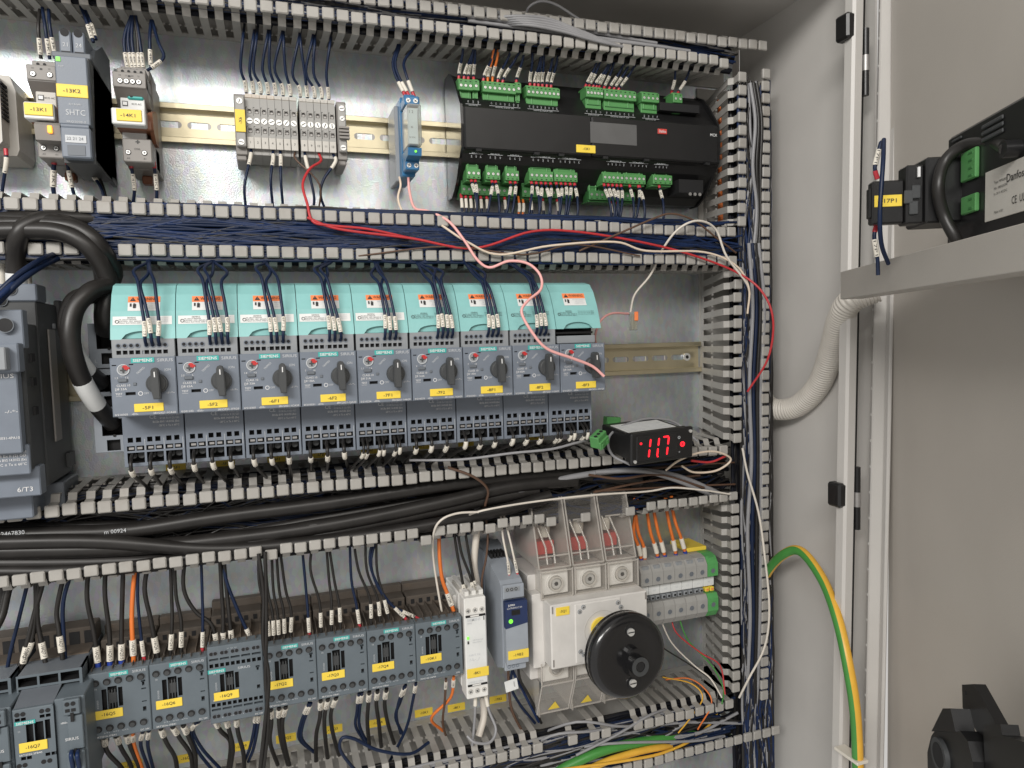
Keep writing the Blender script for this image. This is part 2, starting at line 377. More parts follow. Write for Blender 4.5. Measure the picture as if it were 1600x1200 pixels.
# ------------------------------------------------------------------ slotted wiring ducts
DY = -.0776
def duct_wall(t, P0, P1, Q0, Q1, inw, skip=(), bent={}, pitch=.0125, seed=0, start=0., cap=.0097):
    """P: foot line on the plate, Q: outer front edge of the caps, inw: unit vector into the duct"""
    rnd = random.Random(seed); P0, P1, Q0, Q1, inw = map(Vector, (P0, P1, Q0, Q1, inw)); L = (P1-P0).length; ax = (P1-P0).normalized(); b = MB()
    th = .0013
    def pt(a, y):      # wall point at distance a along and depth y
        f = a/L; p = P0.lerp(P1, f); q = Q0.lerp(Q1, f)-inw*.006; g = y/DY
        v = p.lerp(q, min(1, g)); v.y = y; return v
    def slab(poly, a0, a1, th=th):
        n = len(poly); vs = []
        for a in (a0, a1):
            for (y, off) in poly: v = pt(a, y); vs.append(v+inw*off)
            for (y, off) in poly: v = pt(a, y); vs.append(v+inw*(off+th))
        m = 2*n; fs = []
        for i in range(n-1): fs += [(i, i+1, m+i+1, m+i), (n+i, m+n+i, m+n+i+1, n+i+1), (i, n+i, n+i+1, i+1), (m+i, m+i+1, m+n+i+1, m+n+i)]
        fs += [(0, m, m+n, n), (n-1, 2*n-1, m+2*n-1, m+n-1)]
        b.add(vs, fs, 'duct_grey')
    slab([(-.0003, 0), (-.010, 0)], 0, L)
    k = 0; a = start
    while a+.008 < L:
        if k not in skip:
            j = bent.get(k, 0)+rnd.uniform(-.0006, .0006); ja = rnd.uniform(-.0004, .0004)
            slab([(-.010, 0), (-.030, 0), (-.030-.001, 0), (-.0655, j*.3), (-.0685, .0058+j), (-.0765, .0064+j)], a+ja+.0008, a+.0073+ja)
            slab([(-.0335, 0), (-.0365, 0)], a-.0008, a+.0092)
            # cap
            c = pt(a+.0042+ja, DY)+inw*(.006+cap/2+j); u = ax; w_ = inw; y = Vector((0, -1, 0)); hw = .0051; hh = cap/2; tt = .0028; bb = .0009
            vs = []
            for (sx, sz, e) in ((hw, hh, 0), (hw, hh, tt-bb), (hw-bb, hh-bb, tt)):
                cc = .0008
                for (i, q, ci, cq) in ((-1, -1, 0, cc), (-1, -1, cc, 0), (1, -1, -cc, 0), (1, -1, 0, cc), (1, 1, 0, -cc), (1, 1, -cc, 0), (-1, 1, cc, 0), (-1, 1, 0, -cc)): vs.append(c+u*(i*sx+ci)+w_*(q*sz+cq)+y*e)
            b.add(vs, [tuple(range(8))[::-1]]+[(r*8+i, r*8+(i+1) % 8, (r+1)*8+(i+1) % 8, (r+1)*8+i) for r in (0, 1) for i in range(8)]+[tuple(range(16, 24))], 'duct_grey')
        k += 1; a += pitch
    return b.build('side_wall', t)
def duct_base(t, x0, x1, z0, z1):
    b = MB(); b.box(x0, x1, -.0020, -.0004, z0, z1, 'duct_grey'); b.build('base', t)
def duct(label, loc): return thing('wiring_duct', label, 'wiring duct', loc, 'slotted wiring ducts on the plate')
X0 = -.16
up = (0, 0, 1); dn = (0, 0, -1)
tA = duct('horizontal grey slotted duct running along the top of the plate', (.2, 0, .32))
duct_wall(tA, (X0, 0, .309), (.578, 0, .3105), (X0, DY, .3060), (.578, DY, .3040), up, seed=1, bent={58: -.003, 61: .004}, start=.0045)
duct_wall(tA, (X0, 0, .347), (.628, 0, .347), (X0, DY, .3300), (.628, DY, .3335), dn, seed=2, start=.003); duct_base(tA, X0, .628, .3105, .346)
tB = duct('horizontal grey slotted duct full of dark blue wires between upper and middle rows', (.2, 0, .12))
s0 = (-.0732-X0) % .0125
duct_wall(tB, (X0, 0, .1535), (.588, 0, .146), (X0, DY, .1475), (.588, DY, .1375), dn, seed=3, start=s0)
duct_wall(tB, (X0, 0, .0985), (.586, 0, .0960), (X0, DY, .1030), (.586, DY, .0985), up, seed=4, start=.0125, skip=(10, 11)); duct_base(tB, X0, .588, .1, .146)
tC = duct('horizontal grey slotted duct holding thick black cables between middle and lower rows', (.2, 0, -.12))
s1 = (-.0859-X0) % .0125
duct_wall(tC, (X0, 0, -.0868), (.578, 0, -.0850), (X0, DY, -.0947), (.578, DY, -.0935), dn, seed=5, start=s1)
duct_wall(tC, (X0, 0, -.166), (.586, 0, -.166), (X0, DY, -.1558), (.586, DY, -.1545), up, seed=6, start=(-.0861-X0) % .0125, bent={20: -.004, 31: -.008, 36: -.003, 41: -.004, 44: -.004, 48: -.003}, cap=.0088, skip=(42, 43, 45, 46, 47, 49)); duct_base(tC, X0, .586, -.165, -.088)
tD = duct('horizontal grey slotted duct at the bottom edge below the contactors', (.2, 0, -.4))
duct_wall(tD, (X0, 0, -.3735), (.578, 0, -.3700), (X0, DY, -.3795), (.578, DY, -.3765), dn, seed=7, start=.004, skip=(41, 42, 44, 47, 48))
duct_wall(tD, (X0, 0, -.438), (.640, 0, -.430), (X0, DY, -.436), (.640, DY, -.428), up, seed=8, start=.003); duct_base(tD, X0, .640, -.437, -.375)
tE = duct('vertical grey slotted duct down the right edge of the plate', (.61, 0, -.05))
rt, lf = (1, 0, 0), (-1, 0, 0)
duct_wall(tE, (.5985, 0, .1450), (.6010, 0, .2920), (.5895, DY, .1390), (.5915, DY, .2990), rt, seed=9, start=.001)
duct_wall(tE, (.5900, 0, -.084), (.5945, 0, .0955), (.5815, DY, -.0925), (.5840, DY, .1045), rt, seed=10, start=.001)
duct_wall(tE, (.5915, 0, -.368), (.5900, 0, -.168), (.5770, DY, -.3690), (.5780, DY, -.1560), rt, seed=11, start=.001)
duct_wall(tE, (.634, 0, -.375), (.640, 0, .305), (.6240, DY, -.386), (.6310, DY, .312), lf, seed=12, start=.002)
b = MB(); b.box(.592, .639, -.0020, -.0004, -.438, .308, 'duct_grey'); b.build('base', tE)
exec_parts = True
# ------------------------------------------------------------------ wire masses inside the ducts
def bundle(label, x0, x1, z0, z1, y0, y1, n, mats, r=(.0010, .0014), seed=0, vert=False, wob=.5, step=.045):
    rnd = random.Random(seed); b = MB()
    for i in range(n):
        l0, l1 = (z0, z1) if vert else (x0, x1); o0, o1 = (x0, x1) if vert else (z0, z1)
        a = l0+rnd.random()**2*(l1-l0)*.6; e = l1-rnd.random()**2*(l1-l0)*.6
        if rnd.random() < .35: a = l0
        if rnd.random() < .35: e = l1
        o = rnd.uniform(o0, o1); y = rnd.uniform(y0, y1); pts = []; t = a
        while t < e:
            o += rnd.gauss(0, (o1-o0)*.22)*wob*1.6; o = min(o1, max(o0, o)); y += rnd.gauss(0, .008)*wob*1.6; y = min(y1, max(y0, y))
            pts.append((o, y, t) if vert else (t, y, o)); t += step*rnd.uniform(.6, 1.5)
        if len(pts) > 2: b.tube(curve(pts, 4), rnd.uniform(*r), rnd.choice(mats), 6, False)
    o = b.build('wire_bundle'); return tag(o, label, 'wires', kind='stuff')
N_, B_, K_, G_, O_ = 'navy_wire', 'blue_wire', 'black_wire', 'grey_wire', 'orange_wire'
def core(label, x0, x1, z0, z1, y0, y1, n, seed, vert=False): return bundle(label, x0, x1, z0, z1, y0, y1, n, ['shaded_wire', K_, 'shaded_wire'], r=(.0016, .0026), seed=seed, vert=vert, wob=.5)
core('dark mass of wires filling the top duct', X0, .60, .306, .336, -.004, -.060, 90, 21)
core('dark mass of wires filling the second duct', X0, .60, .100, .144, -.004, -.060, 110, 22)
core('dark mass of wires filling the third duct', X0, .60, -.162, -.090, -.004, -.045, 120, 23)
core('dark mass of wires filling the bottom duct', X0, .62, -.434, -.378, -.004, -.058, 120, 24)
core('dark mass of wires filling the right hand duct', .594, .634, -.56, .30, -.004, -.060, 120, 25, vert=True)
bundle('tangle of wires lying inside the top duct', X0, .60, .308, .334, -.004, -.068, 70, [N_, N_, B_, K_, G_], seed=1, step=.08)
bundle('dense tangle of dark blue wires inside the duct above the circuit breakers', X0, .60, .100, .144, -.020, -.076, 105, [N_, N_, B_, B_, K_, N_], seed=2, wob=.6, step=.075, r=(.0012, .0015))
bundle('thin black and blue wires behind the thick cables in the third duct', X0, .60, -.162, -.092, -.012, -.052, 110, [K_, K_, N_, K_], seed=3, wob=.7, step=.07)
bundle('wires inside the bottom duct below the contactors', X0, .60, -.434, -.380, -.020, -.070, 95, [K_, N_, N_, G_, K_, K_], seed=4, wob=.6, r=(.0012, .0019), step=.075)
bundle('grey, blue and black wires running down inside the right hand duct', .594, .634, -.56, .30, -.020, -.075, 85, [N_, B_, K_, G_, N_, K_], seed=5, vert=True, wob=.5, r=(.0011, .0018))
bundle('orange and grey wires inside the third duct near its right end', .42, .60, -.150, -.108, -.02, -.068, 22, [O_, G_, N_, 'brown_wire', B_, K_], seed=6, step=.07)
bundle('orange wires low inside the right hand duct', .600, .606, .14, .30, -.010, -.030, 6, [O_], seed=7, vert=True)
bundle('grey cables lying on the top duct', .30, .58, .314, .330, -.060, -.074, 6, [G_], seed=8, r=(.0017, .0021), wob=.35, step=.07)

# ================================================================== MIDDLE ROW: motor breakers
BW = .045
def breaker(i, code, amp, serial, order, dial, last=False):
    x = i*BW; g = 'motor circuit breakers in the middle row'
    t = thing('motor_breaker', f'dark grey motor breaker with black rotary knob and yellow tag {code}'+(' and no control wires' if last else ''), 'circuit breaker', (x+.0225, 0, 0), g)
    b = MB()
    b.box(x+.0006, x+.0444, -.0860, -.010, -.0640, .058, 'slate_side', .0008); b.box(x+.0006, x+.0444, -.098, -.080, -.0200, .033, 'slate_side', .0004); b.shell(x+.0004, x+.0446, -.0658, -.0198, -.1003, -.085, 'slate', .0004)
    # lower terminal block with real openings
    holes = []
    for p in range(3):
        px = x+.0028+p*.0138
        for q in (0, 1): holes.append((px+.0008+q*.0058, px+.0046+q*.0058, -.0464, -.0425, .006))
        holes.append((px, px+.0122, -.0530, -.0492, .004)); holes.append((px, px+.0122, -.0628, -.0545, .014))
    b.grid(x+.0008, x+.0442, -.0654, -.0202, -.1003, 'slate', holes)
    for p in range(3):
        px = x+.0028+p*.0138
        b.box(px+.0055, px+.0067, -.1000, -.0970, -.0530, -.0492, 'slate')
        for q in (0, 1):
            b.box(px+.0012+q*.006, px+.0048+q*.006, -.0995, -.0975, -.0521, -.0503, 'dull_steel')
            b.cyl((px+.0033+q*.0056, -.0925, -.0576), (0, -1, 0), .0026, .0010, 'anthracite', 12)
        b.quad(px+.0128, px+.0131, -.053, -.044, -.1006, 'grey_print')
    b.text('CE', x+.0225, -.0268, -.1006, .0030, 'grey_print'); b.text('DMT 02 ATEX F 001', x+.0345, -.0256, -.1006, .0015, 'grey_print', w=.014)
    b.text('0158 Ex II (2) GD', x+.0345, -.0284, -.1006, .0015, 'grey_print', w=.014)
    b.text('IECEx BVS 14.0102 (Ex)', x+.0318, -.0312, -.1006, .0015, 'white_print', w=.019); b.text('-20°C ≤ Ta ≤ 60°C', x+.0338, -.0340, -.1006, .0015, 'white_print', w=.015)
    b.build('body', t)
    # terminal strip under the teal cover
    b = MB()
    if not last:
        holes = [(x+.0038+k*.0043, x+.0070+k*.0043, .0232, .0262, .003) for k in range(4)]+[(x+.0228+k*.0043, x+.0260+k*.0043, .0232, .0262, .003) for k in range(4)]
        holes.append((x+.0212, x+.0223, .0232, .0258, .001, 'light_slate'))
        b.grid(x+.0012, x+.0436, .0212, .0345, -.1240, 'slate_light', holes); b.shell(x+.0008, x+.0440, .0208, .0349, -.1240, -.100, 'slate_light', .0004); b.box(x+.0012, x+.0436, -.118, -.100, .0340, .0420, 'slate_light')
        for k in range(4):
            for q in (.0054, .0244):
                b.ring((x+q+k*.0043, -.1240, .0298), .0013, .0019, .0005, 'slate'); b.cyl((x+q+k*.0043, -.1240, .0298), (0, -1, 0), .0014, .0002, 'hole', 12)
        b.box(x+.0014, x+.0434, -.1248, -.124, .0208, .0218, 'slate_light')
    else:
        b.box(x+.0012, x+.0436, -.105, -.09, .0212, .0400, 'hole'); b.box(x+.0012, x+.0390, -.1235, -.100, .0212, .0282, 'slate_light', .0006)
        b.box(x+.0015, x+.0385, -.1190, -.105, .0300, .0318, 'black')
    b.build('terminal_strip', t)
    # face
    yf = -.1315; b = MB(); zt, zb = .0208, -.0230
    b.shell(x+.0002, x+.0446, zb, zt, yf, -.100, 'slate', .0007)
    sl = [(x+.0015, x+.0045, zt-.0058, zt-.0050, .002), (x+.0128, x+.0158, zt-.0055, zt-.0047, .002), (x+.0095, x+.0163, zt-.0280, zt-.0256, .003)]
    b.grid(x+.0009, x+.0439, zb+.0007, zt-.0007, yf, 'slate', sl)
    b.box(x+.0145, x+.0302, yf-.0004, yf, zt-.0040, zt-.0003, 'teal_logo'); yp = yf-.0002
    b.text('SIEMENS', x+.02235, zt-.0022, yf-.0006, .0021, 'white_print', bold=.02, w=.0132); b.text('SIRIUS', x+.0375, zt-.0024, yp, .0023, 'grey_print', w=.0108)
    b.text('TRIPPED', x+.0205, zt-.0098, yp, .0015, 'grey_print', rot=.75, w=.0072)
    b.text('|ON', x+.0390, zt-.0100, yp, .0018, 'grey_print', w=.0042); b.text('CLASS 10', x+.0085, zt-.0205, yp, .0016, 'white_print', w=.009)
    b.text('⊐) '+amp if False else '[)8 '+amp, x+.0068, zt-.0234, yp, .0016, 'white_print', w=.0078); b.text('TEST', x+.0052, zt-.0268, yp, .0015, 'white_print', w=.0045)
    b.quad(x+.003, x+.0072, zt-.0286, zt-.02845, yp, 'white_print'); b.ring((x+.0196, yf, zt-.0270), .0012, .0016, .0002, 'white_print'); b.text('OFF', x+.0236, zt-.0270, yp, .0015, 'grey_print', w=.0036)
    b.text('-/-*-', x+.0400, zt-.0272, yp, .0014, 'white_print', w=.0056)
    b.text(serial, x+.0060, zb+.0016, yp, .0014, 'white_print', w=.0085); b.text('»E03«', x+.0150, zb+.0016, yp, .0014, 'white_print', w=.0045); b.text(order, x+.0352, zb+.0016, yp, .0015, 'white_print', w=.0155)
    fc = b.build('front_cover', t)
    b = MB(); b.cyl((x+.0090, yf, zt-.0088), (0, -1, 0), .0039, .0005, 'slate_light', 20); b.ring((x+.0090, yf, zt-.0088), .0036, .0042, .0008, 'grey_print')
    a = .75; b.cyl((x+.0104, yf-.0005, zt-.0074), (0, -1, 0), .0021, .0006, 'red_dial', 12); b.box(x+.0112, x+.0134, yf-.0010, yf-.0002, zt-.0086, zt-.0068, 'red_dial', .0003)
    b.box(x+.0085, x+.0095, yf-.0013, yf-.0004, zt-.0110, zt-.0070, 'anthracite'); b.box(x+.0070, x+.0110, yf-.0012, yf-.0004, zt-.0095, zt-.0086, 'anthracite')
    b.text(dial[0], x+.0042, zt-.0148, yp, .0014, 'white_print'); b.text(dial[1], x+.0110, zt-.0148, yp, .0014, 'white_print'); b.text('\\ | /', x+.0078, zt-.0134, yp, .0012, 'white_print')
    b.build('setting_dial', fc)
    b = MB(); b.box(x+.0050, x+.0115, yf-.0014, yf, zt-.0181, zt-.0153, 'slate_side', .0010); b.build('button', fc)
    b = MB(); b.box(x+.0150, x+.0174, yf-.0008, yf, zt-.0208, zt-.0186, 'slate_side', .0004); b.build('button', fc)
    # knob
    b = MB(); c = Vector((x+.0313, yf, zt-.0200)); b.cyl(c, (0, -1, 0), .0077, .0035, 'anthracite', 32, r2=.0074)
    b.cyl(c+Vector((0, -.0035, 0)), (0, -1, 0), .0068, .0008, 'anthracite', 32, r2=.0060)
    T = Matrix.Translation(c) @ Matrix.Rotation(random.uniform(-.03, .03), 4, 'Y'); b.T = T
    out = [(-.0026, .0098), (-.0017, .0116), (0, .0122), (.0017, .0116), (.0026, .0098), (.0031, 0), (.0030, -.0112), (-.0018, -.0112), (-.0031, -.004)]
    b.prism_y([(p[0], p[1]) for p in out], -.0108, -.0036, 'anthracite'); b.prism_y([(p[0]*.8, p[1]*.96) for p in out], -.0116, -.0108, 'anthracite')
    b.box(-.0004, .0004, -.0119, -.0115, .0052, .0092, 'white_print'); b.T = None; b.build('rotary_knob', fc)
    b = MB(); b.box(x+.0148, x+.0348, yf-.0007, yf-.0001, zb+.0030, zb+.0092, 'yellow_label', .0003); b.text(code, x+.0240, zb+.0060, yf-.0009, .0024, 'black_print', bold=.01, w=.0072); b.build('name_tag', t)
    # teal cover
    b = MB(); prof = [(-.060, .0800), (-.090, .0790), (-.1010, .0765), (-.1090, .0690), (-.1165, .0560), (-.1215, .0430), (-.1240, .0345), (-.1215, .0345), (-.1150, .0520), (-.1, .0700), (-.06, .0770)]
    # arch shaped notch along the lower edge
    xs = [x+.0003, x+.0075]+[x+.0075+.029*k/10 for k in range(1, 10)]+[x+.0365, x+.0447]
    def lift(xx):
        u = (xx-x-.0075)/.029
        return 0 if u <= 0 or u >= 1 else .0062*math.sqrt(max(0, 1-(2*u-1)**2))
    for a, e in zip(xs, xs[1:]):
        la, le = lift(a), lift(e); vs = []
        for xx, l in ((a, la), (e, le)):
            for (yy, zz) in prof:
                k = l if zz < .04 else 0; vs.append((xx, yy+k*.28, zz+k))
        n = len(prof); b.add(vs, [(q, (q+1) % n, n+(q+1) % n, n+q) for q in range(n)], 'teal')
        b.add([(a, -.1195, .0348), (e, -.1195, .0348), (e, -.1190, .0348+le), (a, -.1190, .0348+la)], [(0, 1, 2, 3)], 'teal')
    for xx, fl in ((xs[0], 1), (xs[-1], -1)): b.add([(xx, p, q) for p, q in prof], [tuple(range(len(prof)))[::fl]], 'teal')
    b.box(x+.0008, x+.0442, -.1200, -.0950, .0352, .0420, 'teal')
    def sy(z):   # depth of the cover at height z
        for (y0, z0), (y1, z1) in zip(prof[2:7], prof[3:7]):
            if z1 <= z <= z0: return y0+(y1-y0)*(z0-z)/(z0-z1)
        return -.12
    def slab(x0, x1, z0, z1, m, off, obj):
        obj.add([(x0, sy(z0)-off, z0), (x1, sy(z0)-off, z0), (x1, sy(z1)-off, z1), (x0, sy(z1)-off, z1)], [(0, 1, 2, 3)], m)
    tcv = b.build('terminal_cover', t)
    def tiltR(xc, zc, off):
        y0, y1 = sy(zc-.001), sy(zc+.001); d = Vector((0, y1-y0, .002)).normalized(); n = Vector((1, 0, 0)).cross(d)
        R = Matrix(((1, 0, n.x, 0), (0, d.y, n.y, 0), (0, d.z, n.z, 0), (0, 0, 0, 1))); R.translation = Vector((xc, sy(zc), zc))+n*off; return R
    b = MB(); slab(x+.0118, x+.0342, .0562, .0628, 'white_sticker', .0003, b); slab(x+.0118, x+.0342, .0629, .0675, 'orange_label', .0003, b)
    b.text('WARNING', 0, 0, 0, .0026, 'brown_clip', R=tiltR(x+.0250, .0652, .0007), w=.0145, bold=.015)
    R = tiltR(x+.0152, .0652, .0006); b.add([R @ Vector(v) for v in ((-.0021, -.0018, 0), (.0021, -.0018, 0), (0, .0018, 0))], [(0, 1, 2)], 'black_print')
    b.text('!', 0, 0, 0, .0016, 'orange_label', R=tiltR(x+.0152, .0649, .0009))
    for k, s in enumerate(('DO NOT OPERATE', 'OR TOUCH', 'UNDER LOAD')): b.text(s, 0, 0, 0, .0011, 'grey_print', R=tiltR(x+.0272, .0614-k*.0017, .0007), w=(.0125, .008, .010)[k])
    R = tiltR(x+.0152, .0596, .0007)   # little hand and spark pictogram
    for (cx, cy, a, c) in ((-.0014, .0010, .0006, .0014), (.0012, -.0004, .0010, .0014), (.0006, .0012, .0003, .0012), (.0013, .0014, .0003, .0012), (.0020, .0010, .0003, .0010)):
        b.add([R @ Vector(v) for v in ((cx-a, cy-c, 0), (cx+a, cy-c, 0), (cx+a, cy+c, 0), (cx-a, cy+c, 0))], [(0, 1, 2, 3)], 'black_print')
    b.build('warning_label', tcv)
    b = MB()
    if i < 5: slab(x+.0018, x+.0425, .0455, .0520, 'white_sticker', .0003, b)
    b.text('SIEMENS', 0, 0, 0, .0011, 'black_print', R=tiltR(x+.0145, .0507, .0006), w=.006)
    for k in range(3): b.text(('OIL CIRCUIT BREAKER', 'LISTED 1EC 60947-4', 'MAX RATING 600 V')[k], 0, 0, 0, .0009, 'black_print', R=tiltR(x+(.0145 if k else .012), .0493-k*.0013, .0006), w=.016 if k else .012)
    for k in range(3): b.text('For use on a circuit 65kA', 0, 0, 0, .0008, 'grey_print' if i < 5 else 'black_print', R=tiltR(x+.032, .0505-k*.0014, .0006), w=.016)
    q = tiltR(x+.0048, .0478, .0006); b.T = q; b.ring((0, 0, 0), .0010, .0014, .0001, 'black_print', ax=(0, 0, 1)); b.T = None
    b.build('data_label', tcv)
    return t
specs = [('-5F1', '33A', '0/210305', '3RV2021-1CA20', ('1.3', '2.5')), ('-5F2', '65A', '0/201102', '3RV2021-1FA20', ('3.5', '5')), ('-6F1', '33A', '0/210305', '3RV2021-1CA20', ('1.8', '2.5')),
         ('-6F2', '130A', '0/210331', '3RV2021-1JA20', ('7', '10')), ('-7F1', '21A', '0/210224', '3RV2021-1AA20', ('1.1', '1.6')), ('-7F2', '163A', '0/210225', '3RV2021-1KA20', ('9', '12')),
         ('-8F1', '130A', '0/210331', '3RV2021-1JA20', ('7', '10')), ('-8F2', '82A', '0/210226', '3RV2021-1GA20', ('4', '6')), ('-8F3', '36A', '0/210323', '3RV2021-1DA20', ('2', '3'))]
for i, s in enumerate(specs): breaker(i, *s, last=(i == 8))
# control wires over the teal covers
rnd = random.Random(3)
ORD = ['first', 'second', 'third', 'fourth', 'fifth', 'sixth', 'seventh', 'eighth', 'ninth', 'tenth', 'eleventh', 'twelfth']
for i in range(8):
    x = i*BW; n = (3, 4, 3, 3, 3, 4, 3, 3)[i]; ex = x+.024+rnd.uniform(-.002, .004)
    slots = (.0244, .0287, .0330, .0373)[:n] if n == 4 else (.0244, .0287, .0335)
    cx = x+(.020 if i < 4 else .0225)
    for k, sx in enumerate(slots):
        tx = cx+k*.0028+(.006 if k == n-1 and i in (0, 1, 2) else 0)+rnd.uniform(-.001, .001)
        dx = rnd.uniform(-.006, .006)+(.012 if i > 4 else 0)
        zk = .078+rnd.uniform(0, .007)
        pts = [Vector((ex-dx+rnd.uniform(-.003, .003), -.052, .112)), Vector((ex-dx*.6+k*.001, -.076, .099)), Vector((tx-.004*(-1)**k, -.104, zk+.006)), Vector((tx, -.1175, zk-.0035)),
               Vector((tx+.001+(x+sx-tx)*.3, -.1235, .062)), Vector((tx+.0015+(x+sx-tx)*.62, -.1270, .047)), Vector((x+sx, -.1290, .0345)), Vector((x+sx, -.1235, .0292))]
        wire(pts, .00125, 'navy_wire', f'{ORD[k]} dark blue wire from the left into the top of breaker {specs[i][0]}', 'control wires of the motor breakers',
             sleeve=(.0095+rnd.uniform(0, .0025), .0115), txt=specs[i][0][1:]+f'.{(13, 14, 21, 22)[k]}', sub=6)
    # brown heat shrink loops at the duct are part of the wires in the photo; black motor wires below
for i in range(9):
    x = i*BW; n = 6 if i in (4, 8) else 3
    for k in range(n):
        p = k % 3; q = k//3; px = x+.0028+p*.0138+(.0033 if n == 3 else .0025+q*.0036)
        d = rnd.uniform(-.006, .003)-(.003 if i > 3 else -.006)
        fz = rnd.uniform(-.003, .002)
        pts = [Vector((px+d*1.8, -.030, -.103)), Vector((px+d*1.3, -.058, -.090+fz)), Vector((px+d*.55, -.090, -.0765+fz)), Vector((px+d*.1, -.1060, -.0700)), Vector((px, -.1085, -.0620)), Vector((px, -.1000, -.0562)), Vector((px, -.0900, -.0560))]
        wire(pts, .0015 if n == 3 else .0012, 'black_wire', f'{ORD[k]} black motor wire under breaker {specs[i][0]} counted from the left', 'motor wires under the breakers', sleeve=(.0245+rnd.uniform(-.002, .003), .007), txt=specs[i][0][1:])

# infeed block left of the breakers
t = thing('infeed_block', 'tall blue grey infeed terminal block left of the first breaker', 'terminal block', (-.015, 0, 0))
b = MB(); b.box(-.0270, -.0004, -.040, -.008, -.0570, .0480, 'light_slate', .0008); b.shell(-.0274, 0, -.0579, .0489, -.0612, -.039, 'light_slate', .0004)
hs = []
for z0 in (.043, .0075, -.029):
    hs += [(-.0215, -.0035, z0-.015, z0-.001, .018), (-.0185, -.0085, z0-.0275, z0-.0185, .006)]
b.grid(-.0270, -.0004, -.0575, .0485, -.0612, 'light_slate', hs)
for z0 in (.012, -.0245): b.box(-.0272, -.0002, -.0618, -.058, z0-.0004, z0+.0004, 'hole')
b.text('L', -.0225, .018, -.0614, .003, 'grey_print'); b.build('body', t)
for k, z0 in enumerate((.0285, -.0070, -.0435)):
    b = MB(); b.cyl((-.0125, -.0614, z0-.0005), (0, -1, 0), .0012, .0006, 'hole', 10); b.build('screw', t)
def cable(pts, r, m, label, cat='cable', name='cable', group=None, bands=(), txt=None, n=14, sub=7, seg=None):
    c = curve([W(p) for p in pts], sub); b = MB(); b.tube(c, r, m, n); o = b.build(name, loc=c[0]); tag(o, label, cat, group); L = clen(c)
    for (a, e) in bands:
        sp = along(c, L*a, L*e); q = MB(); q.tube(sp, r*1.03, 'white_sticker', n); q.build('marker_band', o)
    return o
cable([(-40, 345, -.066), (50, 347, -.076), (112, 356, -.080), (150, 385, -.068), (165, 430, -.070), (166, 470, -.075), (165, 495, -.075), (166, 515, -.062)], .0085, 'black_wire', 'thick black cable from the upper duct into the top socket of the infeed block', bands=(), group='thick black infeed cables')
cable([(-40, 352, -.072), (60, 350, -.080), (122, 358, -.084), (158, 388, -.084), (178, 430, -.062), (150, 458, -.078), (118, 468, -.082), (105, 500, -.085), (112, 540, -.088), (132, 575, -.082), (158, 598, -.060)], .0068, 'black_wire', 'thick black cable looping left into the middle socket of the infeed block', bands=((.80, .91),), group='thick black infeed cables')
cable([(-40, 362, -.078), (40, 360, -.083), (98, 364, -.087), (142, 390, -.088), (168, 440, -.080), (140, 456, -.094), (116, 485, -.100), (110, 530, -.103), (122, 580, -.098), (146, 625, -.082), (176, 662, -.056)], .0070, 'black_wire', 'thick black cable in the outermost loop into the bottom socket of the infeed block', bands=((.79, .89),), group='thick black infeed cables')

# ------------------------------------------------------------------ big breaker at the left edge
t = thing('large_breaker', 'large dark grey circuit breaker cut off by the left edge of the photo', 'circuit breaker', (-.09, 0, 0)); xr = -.0560
b = MB()
b.box(-.15, xr, -.085, -.009, -.078, .066, 'anthracite', .001); b.box(-.15, xr-.001, -.118, -.084, -.060, .048, 'anthracite', .001)
b.box(-.15, xr+.001, -.0855, -.060, .066, .0795, 'slate', .001)
b.box(-.15, xr-.010, -.0900, -.0600, -.1010, -.079, 'slate', .001); b.box(-.15, xr+.004, -.060, -.012, -.100, -.080, 'slate_side', .001)
for z0 in (.020, .002, -.020): b.box(xr-.002, xr+.0008, -.108, -.100, z0, z0+.006, 'hole')
b.box(xr+.0002, xr+.0016, -.062, -.044, -.046, .045, 'relay_grey', .0004); b.box(xr-.002, xr+.0014, -.045, -.040, .046, .050, 'slate_light')
b.box(xr-.002, xr+.003, -.030, -.014, -.072, -.060, 'anthracite'); b.box(xr-.002, xr+.003, -.030, -.014, .045, .070, 'anthracite', .001)
b.build('body', t)
b = MB(); yy = -.1185
b.box(-.15, xr, yy-.0015, yy+.01, .030, .058, 'slate', .0008); b.box(-.15, xr-.0008, yy-.013, yy, .013, .0338, 'slate', .001); b.box(-.15, xr-.0062, yy-.022, yy-.012, .015, .031, 'slate_light', .0008)
b.box(-.15, xr-.0035, yy-.010, yy, -.0455, .0140, 'slate', .0008); b.box(-.15, xr-.001, yy-.004, yy, -.0620, -.040, 'slate', .0008); b.box(-.15, xr+.002, yy+.006, yy+.02, -.0800, -.058, 'slate', .0008)
b.text('SIRIUS', xr-.0135, .0105, yy-.0103, .003, 'white_print', w=.016); b.text('3RV2031-4PA10', xr-.0130, -.0340, yy-.0103, .0018, 'white_print', w=.017)
for k, s in enumerate(('DMT 02 ATEX F 001', '0158 Ex II (2) GD', 'IECEx BVS 14.0102 (Ex)', '-20°C ≤ Ta ≤ 60°C')): b.text(s, xr-.0135, -.0450-k*.0030, yy-.0043, .0018, 'white_print', w=.021)
b.text('/L3', xr-.012, .0500, yy-.0018, .0032, 'white_print', w=.007); b.text('6/T3', xr-.0080, -.0745, yy+.0056, .0034, 'white_print', w=.010)
b.text('-/-*-', xr-.0085, -.0150, yy-.0103, .002, 'white_print', w=.008)
b.build('front_cover', t)
b = MB()
